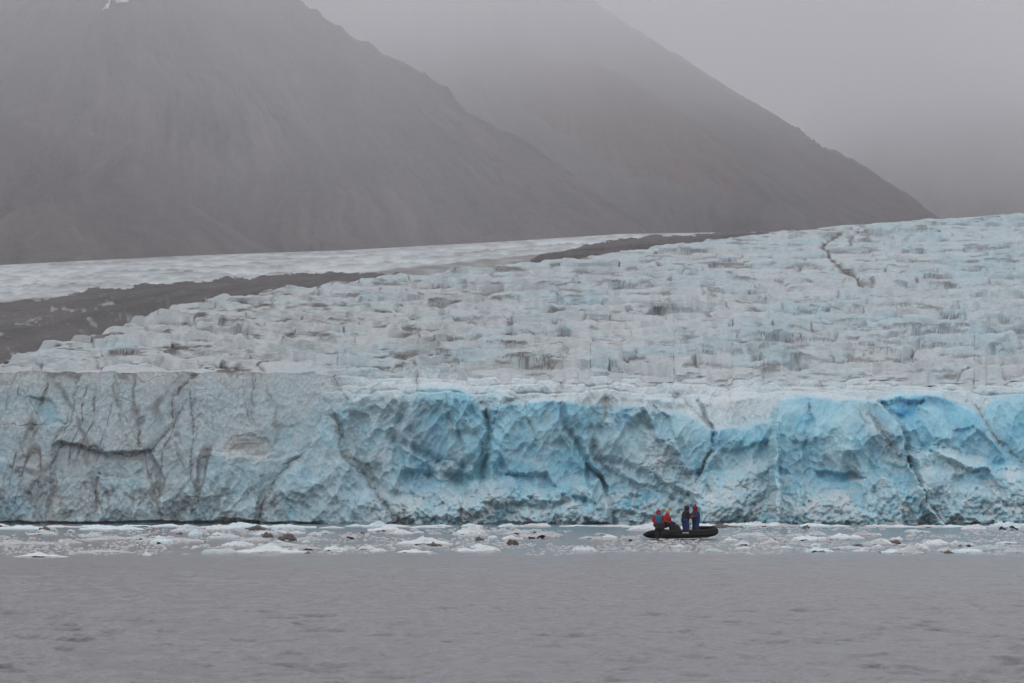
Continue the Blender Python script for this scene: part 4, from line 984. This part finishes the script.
# dark bags heaped by the stern seat
def bag(loc, r, label, mat, rz=0.0):
    t = bpy.data.objects.new('dry_bag', None); C.objects.link(t); t.location = loc; t.rotation_euler.z = rz; tag(t, label, 'bag')
    fuse('bag_body', [('ell', (0, 0, r[2]), r), ('box', (0, 0, r[2] * .9), (r[0] * 1.3, r[1] * 1.3, r[2] * 1.2))], 0.025, mat, t, 3)
    bobj('bag_strap', sweep([(-r[0] * .6, 0, r[2] * 1.75), (-r[0] * .3, 0, r[2] * 2.15), (r[0] * .3, 0, r[2] * 2.15), (r[0] * .6, 0, r[2] * 1.75)], [.015] * 4, 8), RUB2, t)
bag(onboat(-0.75, -0.05, 0.15), (0.34, 0.30, 0.36), 'black dry bag on the boat floor right of the driver', BLACK, rot)
bag(onboat(0.68, 0.16, 0.16), (0.15, 0.14, 0.32), 'pale upright bag standing between the two standing people', PALE, rot)

# ------------------------------------------------------------------ air
def volume_box(name, lo, hi, mat):
    bm = bmesh.new(); c = [(a + b) / 2 for a, b in zip(lo, hi)]; d = [b - a for a, b in zip(lo, hi)]
    bmesh.ops.create_cube(bm, size=1.0, matrix=Matrix.Translation(c) @ Matrix.Diagonal((*d, 1)))
    me = bpy.data.meshes.new(name); bm.to_mesh(me); bm.free(); o = link(name, me, mat); o['kind'] = 'stuff'; return o
def vol_mat(name, dens, color):
    m = bpy.data.materials.new(name); m.use_nodes = True; t = m.node_tree; t.nodes.clear()
    out = t.nodes.new('ShaderNodeOutputMaterial'); v = t.nodes.new('ShaderNodeVolumePrincipled')
    v.inputs['Color'].default_value = color + (1,); v.inputs['Density'].default_value = dens; v.inputs['Anisotropy'].default_value = 0.0
    t.links.new(v.outputs[0], out.inputs['Volume']); return m, t, v
HAZE = 0.00006
m, _, _ = vol_mat('haze air', HAZE, (0.985, 0.98, 1.0))
hz = volume_box('haze', (-8200, -120, -1.2), (8200, 8200, 900), m); tag(hz, 'thin grey haze in the air over the fjord', 'haze')

m, t, v = vol_mat('cloud air', 0.0, (0.99, 0.985, 1.0))
N = t.nodes; L = t.links
g = N.new('ShaderNodeNewGeometry'); s = N.new('ShaderNodeSeparateXYZ'); L.new(g.outputs['Position'], s.inputs[0])
def mth(op, a, b=None, clamp=False):
    x = N.new('ShaderNodeMath'); x.operation = op; x.use_clamp = clamp
    for i, q in enumerate((a, b)):
        if q is None: continue
        if isinstance(q, (int, float)): x.inputs[i].default_value = q
        else: L.new(q, x.inputs[i])
    return x.outputs[0]
nz = N.new('ShaderNodeTexNoise'); nz.inputs['Scale'].default_value = 0.0045; nz.inputs['Detail'].default_value = 3; L.new(g.outputs['Position'], nz.inputs['Vector'])
hgt = mth('ADD', s.outputs[2], mth('MULTIPLY', mth('SUBTRACT', nz.outputs['Fac'], 0.5), 430.0))
hgt = mth('ADD', hgt, mth('ADD', mth('MULTIPLY', mth('SUBTRACT', s.outputs[1], 4300.0), 0.012), mth('MAXIMUM', mth('MULTIPLY', mth('SUBTRACT', 3500.0, s.outputs[1]), 0.10), 0.0)))
ramp = mth('MULTIPLY', mth('SUBTRACT', hgt, 190.0), 1 / 210.0, True)
ramp = mth('MULTIPLY', ramp, ramp)
depthf = mth('MULTIPLY', mth('SUBTRACT', s.outputs[1], 1950.0), 1 / 1000.0, True)
bank = mth('SUBTRACT', 1.0, mth('MULTIPLY', mth('MULTIPLY', mth('SUBTRACT', s.outputs[0], 230.0), 1 / 220.0, True), 0.42))
depthf = mth('MULTIPLY', depthf, mth('ADD', 1.0, mth('MULTIPLY', mth('MULTIPLY', mth('SUBTRACT', s.outputs[1], 4650.0), 1 / 700.0, True), 2.2)))
depthf = mth('MULTIPLY', depthf, bank)
L.new(mth('MULTIPLY', mth('MULTIPLY', ramp, depthf), 0.0027), v.inputs['Density'])
cb = volume_box('cloud', (-3200, 1950, 50), (3200, 6900, 560), m); tag(cb, 'low cloud hanging over the mountain slopes', 'cloud')

# ------------------------------------------------------------------ light, sky, camera
w = bpy.data.worlds.new('World'); scene.world = w; w.use_nodes = True; t = w.node_tree; t.nodes.clear()
out = t.nodes.new('ShaderNodeOutputWorld'); b1 = t.nodes.new('ShaderNodeBackground'); b2 = t.nodes.new('ShaderNodeBackground'); mx = t.nodes.new('ShaderNodeMixShader')
SUN_E, SUN_R = math.radians(48), math.radians(205)
sky = t.nodes.new('ShaderNodeTexSky'); sky.sky_type = 'NISHITA'; sky.sun_disc = False; sky.sun_elevation = SUN_E; sky.sun_rotation = SUN_R
t.links.new(sky.outputs[0], b1.inputs[0]); b1.inputs[1].default_value = 0.06
tc = t.nodes.new('ShaderNodeTexCoord'); sp = t.nodes.new('ShaderNodeSeparateXYZ'); t.links.new(tc.outputs['Generated'], sp.inputs[0])
rp = t.nodes.new('ShaderNodeValToRGB'); t.links.new(sp.outputs[2], rp.inputs[0])
e = rp.color_ramp.elements; e[0].position = 0.0; e[0].color = (1.04, 1.02, 1.075, 1); e[1].position = 1.0; e[1].color = (1.32, 1.31, 1.38, 1)
t.links.new(rp.outputs[0], b2.inputs[0]); b2.inputs[1].default_value = 1.0
mx.inputs[0].default_value = 0.88
t.links.new(b1.outputs[0], mx.inputs[1]); t.links.new(b2.outputs[0], mx.inputs[2]); t.links.new(mx.outputs[0], out.inputs[0])
sun = bpy.data.lights.new('sun', 'SUN'); sun.energy = 0.5; sun.angle = math.radians(25); sun.color = (1, 0.96, 0.92)
so = bpy.data.objects.new('sun', sun); C.objects.link(so)
sd = Vector((math.sin(SUN_R) * math.cos(SUN_E), math.cos(SUN_R) * math.cos(SUN_E), math.sin(SUN_E)))
so.rotation_euler = sd.to_track_quat('Z', 'Y').to_euler()

cam = bpy.data.cameras.new('view_camera'); cam.lens = 200; cam.sensor_width = 36; cam.clip_end = 30000; cam.clip_start = 0.5
cam.shift_y = (HOR - 341.5) / 1024
cam.dof.use_dof = True; cam.dof.focus_distance = 360; cam.dof.aperture_fstop = 5.6
cam_ob = bpy.data.objects.new('view_camera', cam); C.objects.link(cam_ob); cam_ob.location = (0, 0, H); cam_ob.rotation_euler = (math.radians(90), 0, 0)
scene.camera = cam_ob
scene.view_settings.view_transform = 'Standard'; scene.view_settings.look = 'None'; scene.view_settings.gamma = 1; scene.view_settings.exposure = -0.22
scene.render.engine = 'CYCLES'
cy = scene.cycles; cy.use_denoising = True; cy.max_bounces = 5; cy.diffuse_bounces = 3; cy.glossy_bounces = 3; cy.volume_bounces = 4
cy.volume_max_steps = 64; cy.caustics_reflective = False; cy.caustics_refractive = False; cy.sample_clamp_indirect = 4
